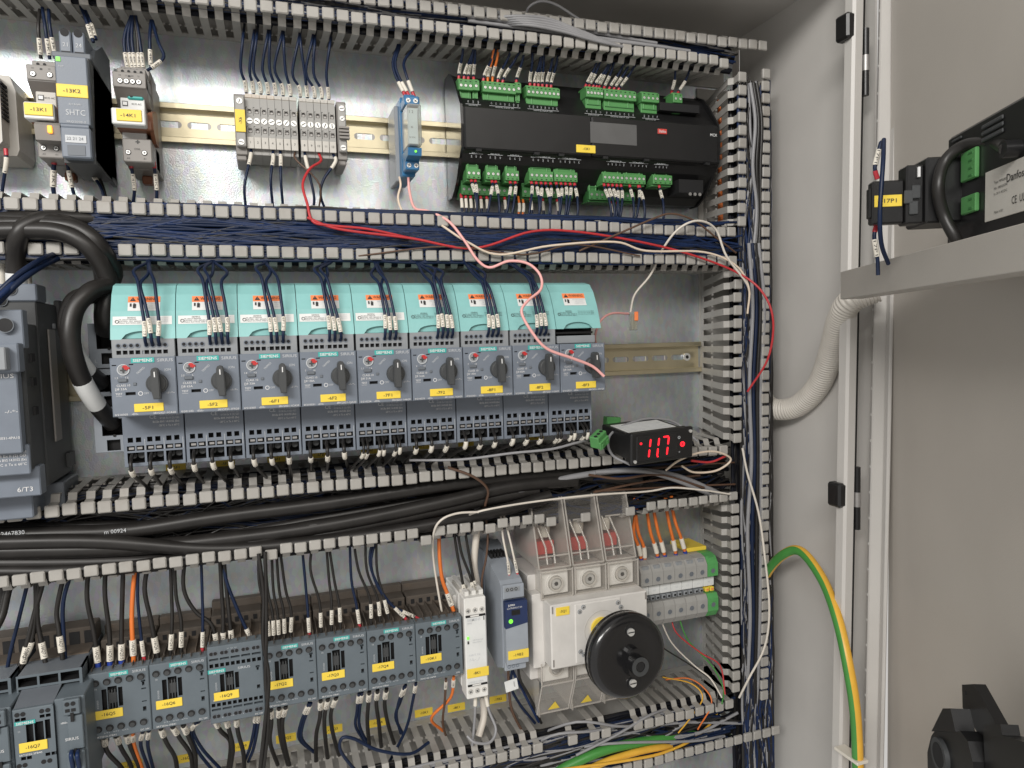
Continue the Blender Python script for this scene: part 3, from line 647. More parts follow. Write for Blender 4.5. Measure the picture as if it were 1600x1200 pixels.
for (u, v, y, r) in ((8, 508, -.1235, .0052), (14, 490, -.0870, .0), (22, 728, -.113, .0042), (12, 762, -.0905, .0058), (38, 765, -.0905, .0035), (0, 768, -.0905, .003), (16, 452, -.086, .0045), (2, 470, -.086, .004)):
    if r:
        b = MB(); p = at(u, v, y); b.ring((p.x, y, p.z), r*.92, r*1.05, .0003, 'slate_side'); b.cyl((p.x, y, p.z), (0, -1, 0), r*.95, .0003, 'hole', 18); b.build('screw_hole', t)

wire([(90, 395, -.072), (60, 408, -.10), (25, 432, -.115), (-15, 470, -.12)], .0022, 'navy_wire', 'upper dark blue wire crossing the top of the large breaker', 'dark blue wires over the large breaker')
wire([(95, 402, -.072), (62, 418, -.10), (28, 442, -.118), (-15, 485, -.125)], .0022, 'navy_wire', 'middle dark blue wire crossing the top of the large breaker', 'dark blue wires over the large breaker')
wire([(85, 405, -.072), (45, 425, -.10), (12, 452, -.122), (-20, 480, -.13)], .0022, 'blue_wire', 'lowest dark blue wire crossing the top of the large breaker', 'dark blue wires over the large breaker')
cable([(210, 345, -.060), (150, 343, -.070), (80, 342, -.078), (44, 352, -.083), (28, 372, -.083), (25, 410, -.074), (27, 462, -.070)], .0070, 'black_wire', 'thick black cable with white sleeve down into the top of the large breaker', bands=((.87, .97),), group='thick black infeed cables')
b = MB(); b.tube(curve([at(0, 405, -.06), at(3, 470, -.06)]), .004, 'sleeve'); b.tube(curve([at(43, 405, -.05), at(44, 460, -.05)]), .003, 'sleeve')
tag(b.build('cable_sleeve'), 'pair of white sleeved conductors behind the large breaker', 'cable')

# ================================================================== UPPER ROW
def disc(b, x, z, y, r, m='hole', n=14): b.cyl((x, y, z), (0, -1, 0), r, .0002, m, n)
# power supply at the left edge
t = thing('power_supply', 'light grey vented power supply at the left edge of the upper row', 'power supply', (-.08, 0, .21)); b = MB()
b.prism_y([(-.16, .183), (-.0725, .1850), (-.0705, .1900), (-.0705, .2365), (-.0740, .2480), (-.16, .2500)], -.045, -.004, 'cream_grey')
b.prism_y([(-.16, .1870), (-.0800, .1885), (-.0770, .1920), (-.0765, .2350), (-.0800, .2450), (-.16, .2470)], -.062, -.045, 'cream_grey'); b.build('housing', t)
b = MB(); [b.box(-.0772, -.0755, -.0600, -.0465, .2105+k*.0033, .2122+k*.0033, 'hole') for k in range(9)]; b.build('vents', t)
b = MB(); b.prism_y([(-.16, .2000), (-.0820, .2000), (-.0820, .2120), (-.0900, .2330), (-.16, .2335)], -.0640, -.0619, 'white_sticker'); b.text('°C', -.0860, .2130, -.0643, .0026, 'black_print')
b.box(-.0955, -.0865, -.0650, -.0640, .2030, .2070, 'yellow_label'); b.cyl((-.0865, -.0640, .2030), (0, -1, 0), .0022, .004, 'black', 14); b.build('front_plate', t)
wire([(9, 232, -.060), (10, 252, -.060), (6, 280, -.055), (0, 320, -.05)][::-1], .0013, 'navy_wire', 'dark blue wire below the power supply at the left edge', sleeve=(.007, .012), ferr='red_ferrule', txt='13T1')

# small relay with orange lamp
def relay_socket(label, code, x0, x1, ncol, small):
    t = thing('relay_socket', label, 'relay', ((x0+x1)/2, 0, .23)); w_ = x1-x0
    b = MB()
    b.box(x0+.003, x1+.001, -.052, -.008, .1770, .2520, 'relay_grey', .0008)
    b.prism_x([(-.008, .2380), (-.066, .2370), (-.078, .2455), (-.078, .2350), (-.062, .2240), (-.008, .2240)], x0, x1, 'relay_grey')
    for k in range(1 if small else 2):
        b.box(x0+.002+k*.001, x1-.001+k*.0012, -.070+k*.012, -.02, .244+k*.0045, .2530+k*.0055, 'relay_grey', .0005); [b.cyl((x0+.006+q*.0045, -.0702+k*.012, .2505+k*.0055), (0, -1, 0), .0011, .0002, 'hole', 10) for q in range(2 if small else 4)]
    b.box(x0, x1, -.0790, -.050, .2355 if small else .2350, .2470, 'relay_grey', .0006)
    b.box(x0+.0035, x1+.001, -.0760, -.030, .1775, .1960, 'relay_grey', .0008)
    b.build('body', t); b = MB()
    for k in range(ncol):
        xx = x0+w_*(.22+.56*k/(ncol-1)); b.ring((xx, -.0790, .2398), .0017, .0022, .0004, 'hole'); b.screw(xx, .2398, -.0790, .0017)
        b.text(('14', '11', '24', '21')[k] if ncol == 4 else ('14', '12')[k], xx, .2442, -.0792, .0012, 'black_print')
    b.quad(x0+w_*.46, x0+w_*.54, .2432, .2445, -.0793, 'black_print')
    for k in (0, 1):
        xx = x0+.0075+k*(w_-.0115 if small else w_-.012); b.ring((xx, -.0760, .1850), .0016, .0021, .0004, 'hole'); b.screw(xx, .1850, -.0760, .0016)
        b.text('A2' if k == 0 else 'A1', xx, .1803, -.0762, .0013, 'black_print')
    b.build('terminal_screws', t); b = MB()
    b.box(x0+.003, x1-.003, -.0700, -.040, .1960, .2360, 'white_sticker' if not small else 'cream_grey', .0006)
    b.box(x0+.0045, x0+.0085, -.0704, -.07, .2230, .2270, 'black_print'); b.box(x0+.005, x0+.008, -.0706, -.07, .2237, .2263, 'white_sticker')
    b.text('4CO AC', x0+w_*.62, .2250, -.0703, .0014, 'black_print')
    if not small: b.box(x0+.0085, x1-.0035, -.0716, -.066, .2283, .2335, 'teal_logo', .0010); b.cyl((x0+.0115, -.0716, .2309), (0, -1, 0), .0012, .0003, 'hole')
    b.build('relay', t); b = MB()
    b.box(x0+.001, x1+.003, -.0800, -.045, .2020, .2155, 'brown_clip', .001); b.prism_x([(-.082, .2155), (-.060, .2230), (-.050, .2230), (-.050, .1960), (-.066, .1950), (-.078, .2030)], x1+.0005, x1+.0035, 'brown_clip')
    b.build('retaining_clip', t); b = MB(); b.box(x0+.010, x0+.018, -.03, -.02, .1700, .1770, 'brown_clip', .001); b.build('rail_foot', t); b = MB()
    b.box(x0-.0006, x1-.0005, -.0900, -.078, .2030, .2155, 'white_sticker', .0008); b.box(x0+(.0030 if not small else 0), x1-(.003 if not small else .0012), -.0909, -.0899, .2055, .2145, 'yellow_label', .0003)
    b.text(code, (x0+x1)/2-.0008, .2098, -.0911, .0026, 'black_print', bold=.01, w=.0105); b.build('name_tag', t)
    return t
t = relay_socket('narrow grey relay socket with glowing orange lamp and yellow tag -13K1', '-13K1', -.0535, -.0335, 2, True)
b = MB(); b.prism_x([(-.050, .204), (-.086, .202), (-.090, .199), (-.088, .1880), (-.060, .1870), (-.050, .190)], -.0480, -.0310, 'relay_grey'); b.build('lamp_module', t)
b = MB(); b.box(-.0392, -.0362, -.0912, -.088, .1930, .1985, 'led_orange', .0005); b.build('lamp', t)
t = relay_socket('four pole grey relay socket with yellow tag -14K1 and small teal lever', '-14K1', .0052, .0290, 4, False)
b = MB(); b.text('+', .0200, .1935, -.0763, .004, 'black_print', bold=.05); b.text('COIL', .0195, .1878, -.0763, .0014, 'black_print'); b.build('coil_marking', t)
# interface relay 13K2
t = thing('interface_relay', 'tall slate grey interface relay with green lamp and yellow tag -13K2', 'relay', (-.015, 0, .22)); b = MB()
x0, x1 = -.0300, -.0075
b.box(x0, x1, -.0920, -.010, .1740, .2510, 'anthracite', .001); b.prism_x([(-.0920, .1740), (-.010, .1700), (-.010, .2790), (-.040, .2790), (-.0700, .2640), (-.0800, .2510)], x1-.0035, x1, 'slate_side')
b.box(x0+.001, x1, -.0920, -.03, .1708, .1760, 'anthracite'); b.box(x0-.003, x1+.001, -.0920, -.060, .2495, .2540, 'slate_side', .0008); b.build('housing', t)
b = MB(); b.box(x0+.0008, x1-.0005, -.1005, -.090, .1975, .2480, 'slate', .0008); b.text('RH RGM1', x0+.0125, .2125, -.1008, .0014, 'grey_print'); b.text('SHTC', x0+.0125, .2065, -.1008, .0042, 'grey_print', w=.013); b.text('3RQ2000-2', x0+.0125, .1995, -.1008, .0014, 'grey_print', w=.013)
b.text('RDY', x0+.0050, .2400, -.1008, .0012, 'grey_print'); b.build('front_plate', t)
b = MB(); b.box(x0+.0015, x1-.0010, -.1005, -.085, .1728, .1958, 'slate', .0010); b.cyl((x0+.002, -.0985, .1965), (1, 0, 0), .0022, .0185, 'slate', 12)
b.box(x0+.0045, x1-.0040, -.1010, -.1005, .1840, .1895, 'grey_print'); b.box(x0+.0055, x1-.0050, -.1009, -.1005, .1745, .1822, 'slate_side', .0003); b.text('22 21 24', x0+.011, .1870, -.1012, .0022, 'slate_side', w=.011); b.build('hinged_flap', t)
for k in (0, 1):
    b = MB(); b.box(x0+.0022+k*.0090, x0+.0104+k*.0090, -.0900, -.055, .2520, .2705, 'slate', .001); disc(b, x0+.0063+k*.0090, .2690, -.0901, .0030, 'hole')
    b.text('24' if k else '21', x0+.0063+k*.0090, .2600, -.0903, .003, 'grey_print'); b.box(x0+.0035+k*.009, x0+.0095+k*.009, -.0912, -.09, .2525, .2548, 'hole'); b.build('plug', t)
b = MB(); b.box(x0+.0018, x0+.0046, -.1012, -.1004, .2435, .2465, 'led_green'); b.build('lamp', t)
b = MB(); b.box(x0+.0008, x1-.0008, -.1012, -.1004, .2175, .2270, 'yellow_label', .0003); b.text('-13K2', x0+.0110, .2222, -.1015, .0027, 'black_print', bold=.01, w=.0115); b.build('name_tag', t)
# wires of those relays
def W1(pts, lab, m='navy_wire', r=.0013, ferr=None, sl=(.003, .012), txt='', grp='wires of the upper left relays'): wire(pts, r, m, lab, grp, sleeve=sl, ferr=ferr, txt=txt)
W1([(62, 15, -.055), (60, 45, -.06), (64, 92, -.056)], 'left black wire into the top of relay -13K1', 'black_wire', txt='13K1')
W1([(66, 12, -.055), (71, 45, -.06), (78, 93, -.056)], 'middle blue wire into the top of relay -13K1', 'navy_wire', txt='13K1')
W1([(76, 15, -.055), (78, 42, -.06), (87, 91, -.056)], 'right blue wire into the top of relay -13K1', 'navy_wire', txt='13K1')
W1([(126, 10, -.05), (134, 30, -.055), (146, 66, -.06)], 'left blue wire going down behind the interface relay -13K2', txt='13K2')
W1([(130, 10, -.05), (140, 32, -.052), (150, 62, -.058)], 'right blue wire going down behind the interface relay -13K2', txt='13K2')
for k, (a, m_, e) in enumerate(((205, 194, 201), (206, 200, 209), (208, 206, 214), (210, 215, 219), (212, 218, 226))):
    W1([(a, 25, -.052), (m_, 62, -.055), (e-1, 112, -.056)], f'{ORD[k]} dark blue wire from the left into the top of relay -14K1', 'black_wire' if k == 3 else 'navy_wire', txt='14K1')
W1([(236, 32, -.052), (234, 62, -.06), (236, 108, -.058)], 'straight dark blue wire into the top right of relay -14K1', txt='14K1')
W1([(238, 32, -.052), (247, 65, -.062), (256, 88, -.066), (244, 101, -.068), (230, 110, -.07)], 'dark blue wire bending sharply back into relay -14K1', txt='14K1', sl=(.004, .010))
W1([(88, 320, -.05), (83, 290, -.055), (85, 246, -.06)], 'left wire out of the bottom of relay -13K1', 'navy_wire', r=.0017, ferr='red_ferrule', sl=(.010, .013), txt='13K1')
W1([(120, 318, -.05), (112, 290, -.055), (103, 246, -.06)], 'right wire out of the bottom of relay -13K1', 'navy_wire', ferr='red_ferrule', sl=(.010, .013), txt='13K1')
W1([(165, 318, -.05), (157, 292, -.045), (140, 268, -.04), (128, 256, -.04)], 'lower blue wire out of the foot of interface relay -13K2', sl=(.006, .012), txt='13K2')
W1([(168, 318, -.045), (160, 290, -.04), (148, 265, -.035), (136, 252, -.035)], 'upper black wire out of the foot of interface relay -13K2', 'black_wire', sl=(.006, .012), txt='13K2')
W1([(207, 322, -.05), (210, 295, -.055), (204, 252, -.06)], 'left blue wire out of the bottom of relay -14K1', ferr='red_ferrule', sl=(.010, .013), txt='14K1')
W1([(244, 320, -.05), (245, 295, -.055), (240, 252, -.06)], 'right blue wire out of the bottom of relay -14K1', ferr='red_ferrule', sl=(.010, .013), txt='14K1')

# X6 terminal strip
yt = -.047; ZT = .2240
def ends(x, w_, label, tagtxt=None):
    t = thing('end_bracket', label, 'end bracket', (x, 0, .22)); b = MB(); b.box(x, x+w_, -.046, -.004, .1950, .2475, 'relay_grey', .0008); b.box(x+.0008, x+w_-.0008, -.052, -.010, .2010, .2440, 'term_grey', .0008)
    b.box(x, x+w_-.001, -.044, -.006, .1905, .1960, 'relay_grey', .001); b.build('body', t)
    for z in (.2395, .2045): b = MB(); b.screw(x+w_/2, z, -.052, .0025, cross=False); b.build('screw', t)
    if tagtxt:
        b = MB(); b.box(x+.0008, x+w_-.0008, -.0532, -.0522, .2130, .2320, 'yellow_label', .0002); b.text(tagtxt, x+w_/2, .2225, -.0534, .0026, 'black_print', rot=math.pi/2, bold=.01); b.build('name_tag', t)
    else:
        b = MB()
        for k in range(4): b.box(x+.001, x+w_+.0015, -.056, -.05, .2120+k*.0030, .2138+k*.003, 'relay_grey')
        b.build('ribs', t); b = MB(); b.screw(x+w_/2, .2305, -.052, .0022, cross=False); b.build('screw', t)
ends(Xp(367, 200, yt), .0098, 'grey end bracket with upright yellow tag at the left of the terminal strip', '-X6')
XT = [Xp(u, 190, yt) for u in (390, 401.3, 412.8, 424.3, 435.8, 447.3, 459, 474, 485, 496.3, 507.5, 518.5)]
g = 'grey feed through terminals in the upper row'
for k, x in enumerate(XT):
    hw = .0031; t = thing('terminal', f'grey screw terminal numbered {k+1} in the upper terminal strip', 'terminal', (x, 0, ZT), g); b = MB()
    b.box(x-hw, x+hw, -.044, -.006, .1960, .2480, 'term_grey', .0003)
    b.grid(x-hw+.0001, x+hw-.0001, .2060, .2440, yt, 'term_grey', [(x-.0015, x+.0019, .2310, .2350, .004), (x-.0015, x+.0019, .2143, .2185, .004)])
    b.box(x-hw+.0001, x+hw-.0001, yt, -.043, .2060, .2440, 'term_grey') if False else None
    b.add([(x-hw+.0001, yt, .2060), (x+hw-.0001, yt, .2060), (x+hw-.0001, -.043, .2040), (x-hw+.0001, -.043, .2040)], [(0, 3, 2, 1)], 'term_grey')
    b.add([(x-hw+.0001, yt, .2440), (x+hw-.0001, yt, .2440), (x+hw-.0001, -.043, .2480), (x-hw+.0001, -.043, .2480)], [(0, 1, 2, 3)], 'beige' if k < 4 else 'cream_grey')
    for sx in (x-hw+.0001, x+hw-.0001): b.add([(sx, yt, .2060), (sx, yt, .2440), (sx, -.043, .2480), (sx, -.043, .2040)], [(0, 1, 2, 3)], 'term_grey')
    for z0 in (.2180, .2345):
        b.quad(x-.0028, x-.0025, z0-.0055, z0+.0020, yt-.0001, 'hole'); b.quad(x-.0028, x-.0015, z0+.0016, z0+.0020, yt-.0001, 'hole')
    for z0 in (.2330, .2164): b.ring((x+.0002, yt, z0), .0016, .0021, .0003, 'relay_grey', 14); b.cyl((x+.0002, yt+.002, z0), (0, -1, 0), .0014, .0002, 'dull_steel', 12)
    b.build('body', t); b = MB(); b.screw(x, .2245, yt, .0026, cross=False); b.build('screw', t)
    b = MB(); b.box(x-hw+.0002, x+hw-.0002, yt-.0012, yt, .2005, .2105, 'cream_grey', .0003); b.text(str(k+1), x, .2058, yt-.0014, .0019, 'black_print')
    b.box(x-hw+.0001, x+hw-.0001, yt-.0004, -.044, .2445, .2478, 'beige' if k < 4 else 'cream_grey', .0003); b.text(str(k+1), x, .2461, yt-.0007, .0013, 'grey_print'); b.build('marking_strip', t)
ends(Xp(527, 205, yt), .0085, 'grey ribbed end bracket at the right of the terminal strip')
tops = [((380, 62), (376, 105)), ((396, 64), (390, 108)), ((401, 64), (396, 108)), ((418, 62), (410, 106)), ((422, 62), (421, 106)), ((440, 62), (429, 106)), ((443, 64), (446, 110)), ((467, 66), (457, 114)),
        ((469, 66), (476, 114)), ((488, 68), (478, 112)), ((492, 70), (490, 114)), ((516, 72), (510, 112))]
for k, ((a, b_), (c, d)) in enumerate(tops):
    e = pt = at(0, 0, -.03); x = XT[k]-.0015
    wire([(a+2, b_-24, -.030), (a, b_-6, -.056), (c, d, -.052), Vector((x-.0006, -.047, .2570)), Vector((x, -.0455, .2485))], .00125, 'navy_wire', f'dark blue wire into the top of terminal {k+1} of the upper strip', 'wires above the terminal strip', sleeve=(.0008, .0100), txt=f'X6:{k+1}')
for k, e, m, lab in ((0, (386, 340), N_, 'dark blue'), (3, (427, 330), N_, 'dark blue'), (4, (443, 332), N_, 'dark blue'), (7, (487, 335), N_, 'dark blue'), (11, (508, 335), N_, 'dark blue'), (6, (497, 336), 'brown_wire', 'thin brown'), (9, (483, 345), 'red_wire', 'red')):
    x = XT[k]; p = Vector((x, -.044, .2005)); q = Vector((x+.0002*(k-4), -.050, .1920)); mm = ((e[0]+pt.x*0)-(4 if k < 6 else -2), e[1]-48, -.055)
    if m == 'red_wire': pts = [(640, 372, -.080), (575, 358, -.082), (512, 352, -.084), (488, 345, -.083), (480, 318, -.078), (473, 288, -.070), (484, 264, -.06), q, p]
    elif k == 7: pts = [(487, 338, -.045), (491, 310, -.05), (484, 275, -.05), q, p]
    elif k == 11: pts = [(510, 332, -.045), (501, 305, -.05), (506, 280, -.05), q, p]
    else: pts = [(e[0], e[1], -.045), mm, q, p]
    wire(pts, .0012 if m != 'brown_wire' else .0008, m, f'{lab} wire from the bottom of terminal {k+1} of the upper strip', 'wires below the terminal strip', sleeve=(.006, .012) if m == N_ else None, txt=f'X6:{k+1}')

# blue socket relay
t = thing('relay_socket', 'slim bright blue relay socket with clear relay and green lamp', 'relay', (.240, 0, .215)); x0, x1 = Xp(631, 200, -.075), Xp(656, 200, -.075); b = MB()
b.box(x0+.0005, x1-.002, -.058, -.008, .1800, .2520, 'blue_socket', .0010); b.box(x0-.003, x0+.0015, -.045, -.008, .178, .2480, 'slate_light', .001)
b.box(x0+.0008, x1-.0002, -.0790, -.03, .2385, .2470, 'blue_socket', .0010); b.box(x0+.0020, x1-.002, -.070, -.02, .2465, .2510, 'blue_socket', .001)
b.box(x0+.001, x1-.0010, -.0720, -.03, .1830, .1915, 'blue_socket', .0010); b.prism_x([(-.03, .200), (-.0840, .2000), (-.0860, .1990), (-.0840, .1930), (-.070, .1905), (-.03, .1905)], x0+.001, x1-.0012, 'blue_socket'); b.build('body', t)
b = MB(); b.box(x0+.0015, x1-.0005, -.0860, -.050, .2015, .2380, 'clear_relay', .0012); b.build('clear_relay', t)
b = MB(); b.box(x0+.003, x1-.0025, -.0800, -.052, .2040, .2360, 'white_sticker', .0005); b.text('1 2', x0+.0062, .2325, -.0803, .0024, 'black_print'); b.text('+', x0+.0064, .2190, -.0803, .003, 'black_print'); b.text('24 VDC', x0+.0064, .2100, -.0803, .0012, 'black_print'); b.build('relay_insert', t)
for k in (0, 1):
    for z, yy in ((.2425, -.0790), (.1870, -.0720)): b = MB(); b.screw(x0+.0040+k*.0066, z, yy, .0020); b.build('screw', t)
b = MB(); b.cyl(((x0+x1)/2+.0006, -.0853, .1963), (0, -1, 0), .0011, .0006, 'led_green', 12); b.build('lamp', t)
W1([(622, 70, -.05), (614, 105, -.055), (634, 152, -.064)], 'left dark blue wire into the top of the blue relay socket', ferr='red_ferrule', sl=(.006, .010), grp=None)
W1([(625, 70, -.05), (618, 105, -.055), (640, 152, -.064)], 'middle dark blue wire into the top of the blue relay socket', ferr='red_ferrule', sl=(.006, .010), grp=None)
W1([(650, 70, -.05), (632, 95, -.055), (634, 115, -.062), (648, 153, -.064)], 'right dark blue wire into the top of the blue relay socket', ferr='red_ferrule', sl=(.006, .010), grp=None)
wire([(650, 352, -.070), (630, 332, -.068), (622, 310, -.062), (626, 290, -.055), (624, 276, -.055)], .0011, 'cream_wire', 'cream wire hanging from the bottom left of the blue relay socket')
wire([(944, 588, -.148), (925, 572, -.145), (895, 560, -.145), (855, 545, -.145), (832, 520, -.142), (815, 488, -.138), (825, 470, -.135), (845, 452, -.13), (844, 430, -.125), (825, 412, -.12), (795, 408, -.115), (765, 418, -.110), (745, 405, -.10),
      (725, 375, -.09), (700, 345, -.082), (668, 330, -.072), (648, 325, -.065), (640, 300, -.058), (638, 276, -.055)], .0013, 'pink_wire', 'long pink wire from the blue relay socket across the breakers to -8F3', sub=7)

# ------------------------------------------------------------------ black programmable controller
t = thing('controller', 'long black controller module with green plug connectors and yellow tag -12K1', 'controller', (.435, 0, .23)); x0, x1 = .2950, .5795; zc = .2310
prof = [(-.004, -.0600), (-.016, -.0600), (-.028, -.0540), (-.036, -.0440), (-.0500, -.0330), (-.0560, -.0255), (-.0585, -.0240), (-.0600, -.0200), (-.0615, 0), (-.0600, .0160), (-.0580, .0185), (-.0550, .0195), (-.0500, .0260), (-.036, .0420), (-.030, .0520), (-.018, .0590), (-.004, .0590)]
b = MB(); b.prism_x([(p, zc+q) for p, q in prof], x0+.001, x1-.001, 'black', 'black'); b.build('housing', t)
b = MB(); ep = [(-.004, -.0610), (-.018, -.0610), (-.030, -.0550), (-.040, -.0460), (-.0520, -.0300), (-.0600, -.0215), (-.0620, 0), (-.0600, .0190), (-.0520, .0300), (-.042, .0440), (-.032, .0540), (-.020, .0600), (-.004, .0600)]
b.prism_x([(p, zc+q) for p, q in ep], x0-.0014, x0+.0012, 'black_gloss'); b.build('end_cap', t); b = MB(); b.prism_x([(p, zc+q) for p, q in ep], x1-.0012, x1+.001, 'black'); b.build('end_cap', t)
b = MB(); b.box(x0+.0012, .4279, -.0640, -.056, zc-.0235, zc+.0165, 'black', .0015); b.box(.4285, x1-.0030, -.0640, -.056, zc-.0235, zc+.0165, 'black', .0015)
for sx in (x0+.012, .366, .392, .440, .487, .560): b.box(sx, sx+.0055, -.0645, -.060, zc-.0255, zc-.0230, 'hole')
qa, qb = at(922, 190, -.064), at(995, 228, -.064); b.box(qa.x, qb.x, -.0645, -.0638, qb.z, min(qa.z, zc+.0160), 'grey_patch', .0002)
b.box(.5030, .5135, -.0650, -.0638, .2340, .2392, 'red_plate', .0002); b.text('Danfoss', .5082, .2366, -.0653, .0028, 'white_print', w=.0080, bold=.01)
b.text('MCX', .5705, .2370, -.0643, .0027, 'white_print', bold=.02, w=.0085); b.build('cover', t)
b = MB(); qa, qb = at(900, 226, -.064), at(930, 240, -.064); b.box(qa.x, qb.x, -.0652, -.0639, qb.z, qa.z, 'yellow_label', .0003); b.text('-12K1', (qa.x+qb.x)/2, (qa.z+qb.z)/2, -.0655, .0022, 'black_print', bold=.01, w=.0072); b.build('name_tag', t)
b = MB()
def legend(xa, xb, z, n, sgn):
    y = -.0592; b.quad(xa, xb, z, z+.0003, y, 'grey_print'); b.text('DIGITAL INPUT 24V', (xa+xb)/2, z-.0009*sgn, y, .0010, 'grey_print', w=(xb-xa)*.6)
    for q in range(n): b.text(random.choice(('D1', 'C1', 'NO', 'A2', 'D4')), xa+(xb-xa)*(q+.5)/n, z+.0024*sgn, y, .0012, 'grey_print', rot=math.pi/2)
for xa, xb, n in ((.2995, .3145, 3), (.3230, .3545, 7), (.3620, .3950, 8), (.4230, .4430, 4), (.4450, .4800, 7), (.4880, .5080, 4)): legend(xa, xb, .2503, n, 1)
for xa, xb, n in ((.3015, .3150, 3), (.3200, .3350, 3), (.3400, .3550, 3), (.3640, .3900, 5), (.3930, .4180, 5), (.4460, .4680, 5), (.4720, .4940, 5), (.5010, .5180, 4)): legend(xa, xb, .2040, n, -1)
b.build('printed_legend', t)
b = MB()   # open recesses with circuit board behind the connectors
b.box(.512, .560, -.054, -.03, .262, .270, 'hole'); b.build('upper_recess', t); b = MB(); b.box(.535, .565, -.052, -.03, .178, .192, 'hole'); [b.cyl((.548+k*.006, -.0525, .1765), (0, -1, 0), .0018, .001, 'dull_steel', 10) for k in range(3)]
b.build('service_recess', t)
def plug(xa, xb, n, z, top, y=-.052, dark=False, i=[0]):
    m1, m2 = ('green_dark', 'green_dark') if dark else ('green', 'green'); q = thing('x', None, None, (0, 0, 0)); bpy.data.objects.remove(q)
    b = MB(); s = 1 if top else -1
    b.box(xa, xb, y, y+.016, z-.0048, z+.0048, m1, .0004); b.box(xa, xb, y+.003, y+.02, z+s*.0048, z+s*.0066, m1, .0004)
    e0, e1 = sorted((z-s*.0048, z-s*.0150)); b.box(xa+.0008, xb-.0008, y+.004, y+.02, e0, e1, m2, .0004)
    for k in (.18, .78): b.cyl((xa+(xb-xa)*k, y+.004, z-s*.0045), (0, 0, -s), .0008, .0070, 'green', 8)
    b.box(xa+.002, xb-.002, y+.0032, y+.0042, e0+.0035, e0+.0042, 'green_dark')
    p = (xb-xa)/n
    for k in range(n):
        cx = xa+p*(k+.5); b.ring((cx, y, z-.0006*s), .00135, .0018, .0003, 'green_dark', 12); b.cyl((cx, y, z-.0006*s), (0, -1, 0), .0014, .0002, 'steel' if not dark else 'dull_steel', 12)
        b.box(cx-.0008, cx+.0008, y-.0005, y, z+s*.0030, z+s*.0036, 'hole'); b.text('/', cx, z-.0006*s, y-.0004, .0018, 'hole')
    o = b.build('plug_connector', t); return [xa+p*(k+.5) for k in range(n)]
tp = []
for xa, xb, n, z in ((.2965, .3105, 3, .2720), (.3105, .3172, 1, .2725), (.3205, .3545, 7, .2720), (.3545, .3600, 1, .2735), (.3655, .4010, 8, .2715), (.4300, .4490, 5, .2760), (.4505, .4870, 7, .2755), (.4935, .5140, 4, .2760), (.5310, .5420, 2, .2780)):
    xs = plug(xa-.0012, xb-.0012, n, z-.0015, True); tp.append((xs, z))
bt = []
for xa, xb, n, z in ((.3005, .3145, 3, .1870), (.3200, .3345, 3, .1872), (.3400, .3540, 3, .1872), (.3650, .3905, 5, .1880), (.3918, .4170, 5, .1885), (.4455, .4695, 5, .1895), (.4700, .4950, 5, .1895), (.5040, .5270, 4, .1905)):
    xs = plug(xa, xb, n, z, False); bt.append((xs, z))
for xa, xb, n in ((.2985, .3560, 11), (.3620, .4180, 9), (.4360, .4480, 2), (.4480, .4900, 7)): plug(xa, xb, n, .1745, False, y=-.038, dark=True)
# wires of the controller
rnd = random.Random(11); g = 'controller wires with red ferrules'; cnt = {}
def cname(col, where):
    k = (col, where); cnt[k] = cnt.get(k, 0)+1; return f'{ORD[cnt[k]-1]} {col} wire {where}'
PL = ('first', 'second', 'third', 'fourth', 'fifth', 'sixth', 'seventh', 'eighth', 'ninth')
use = {0: (0, 1, 2), 1: (0,), 2: (0, 1, 2, 3, 4), 3: (0,), 4: (1, 2, 3, 4, 5, 6), 5: (0, 1, 2, 3, 4), 6: (0, 1, 2, 3), 8: (0, 1)}
for j, ks in use.items():
    xs, z = tp[j]
    for k in ks:
        org = j == 2 and k in (1, 2); x = xs[k]; dx = rnd.uniform(-.003, .006)+(.004 if j in (2, 5, 6) else 0)
        wire([Vector((x+dx*2.2, -.040, .330)), Vector((x+dx*1.8, -.058, .3120)), Vector((x+dx, -.056, .2960)), Vector((x+dx*.3, -.046, .2850)), Vector((x, -.044, z+.0035))], .00125, 'orange_wire' if org else N_,
             cname('orange' if org else 'dark blue', f'into the {PL[j]} green plug on top of the controller'), g, sleeve=(.0065+rnd.uniform(0, .002), .0100), ferr='red_ferrule' if not org else None, txt='12K1')
use = {0: (0.6, 1.4), 1: (.8, 1.6), 2: (.6, 1.7), 3: (0, 1, 2, 3, 4), 4: (0, 1, 2, 3, 4), 5: (0, 1, 2, 3, 4), 6: (1, 3, 3.3), 7: (1,)}
for j, ks in use.items():
    xs, z = bt[j]; p = xs[1]-xs[0]
    for k in ks:
        x = xs[0]+p*k; dx = rnd.uniform(-.007, .001); dd = rnd.uniform(-.004, .004)
        wire([Vector((x+dx*1.9+dd, -.050, .132)), Vector((x+dx*1.5, -.062, .1470)), Vector((x+dx*.8, -.060, .1640)), Vector((x, -.052, .1770)), Vector((x, -.048, z-.0035))], .00125, N_,
             cname('dark blue', f'out of the {PL[j]} green plug under the controller'), g, sleeve=(.0080+rnd.uniform(0, .003), .0110), ferr='red_ferrule', txt='12K1')
for k, x in enumerate((.2990, .3035, .3085, .3140, .3190, .3250, .3440, .3720, .3850, .4010, .4620, .4700)):
    wire([Vector((x-.002, -.036, .140)), Vector((x-.001, -.040, .155)), Vector((x, -.034, .1710))], .0012, N_, f'{ORD[k]} dark blue wire in the rear row below the controller', g, sleeve=(.006, .010), ferr='red_ferrule')
for k, x in enumerate((.3265, .3595, .3640)):
    wire([Vector((x-.004, -.036, .145)), Vector((x-.001, -.038, .158)), Vector((x, -.032, .1710))], .0012, 'orange_wire', f'{ORD[k]} orange wire in the rear row below the controller', g, sleeve=(.009, .009))

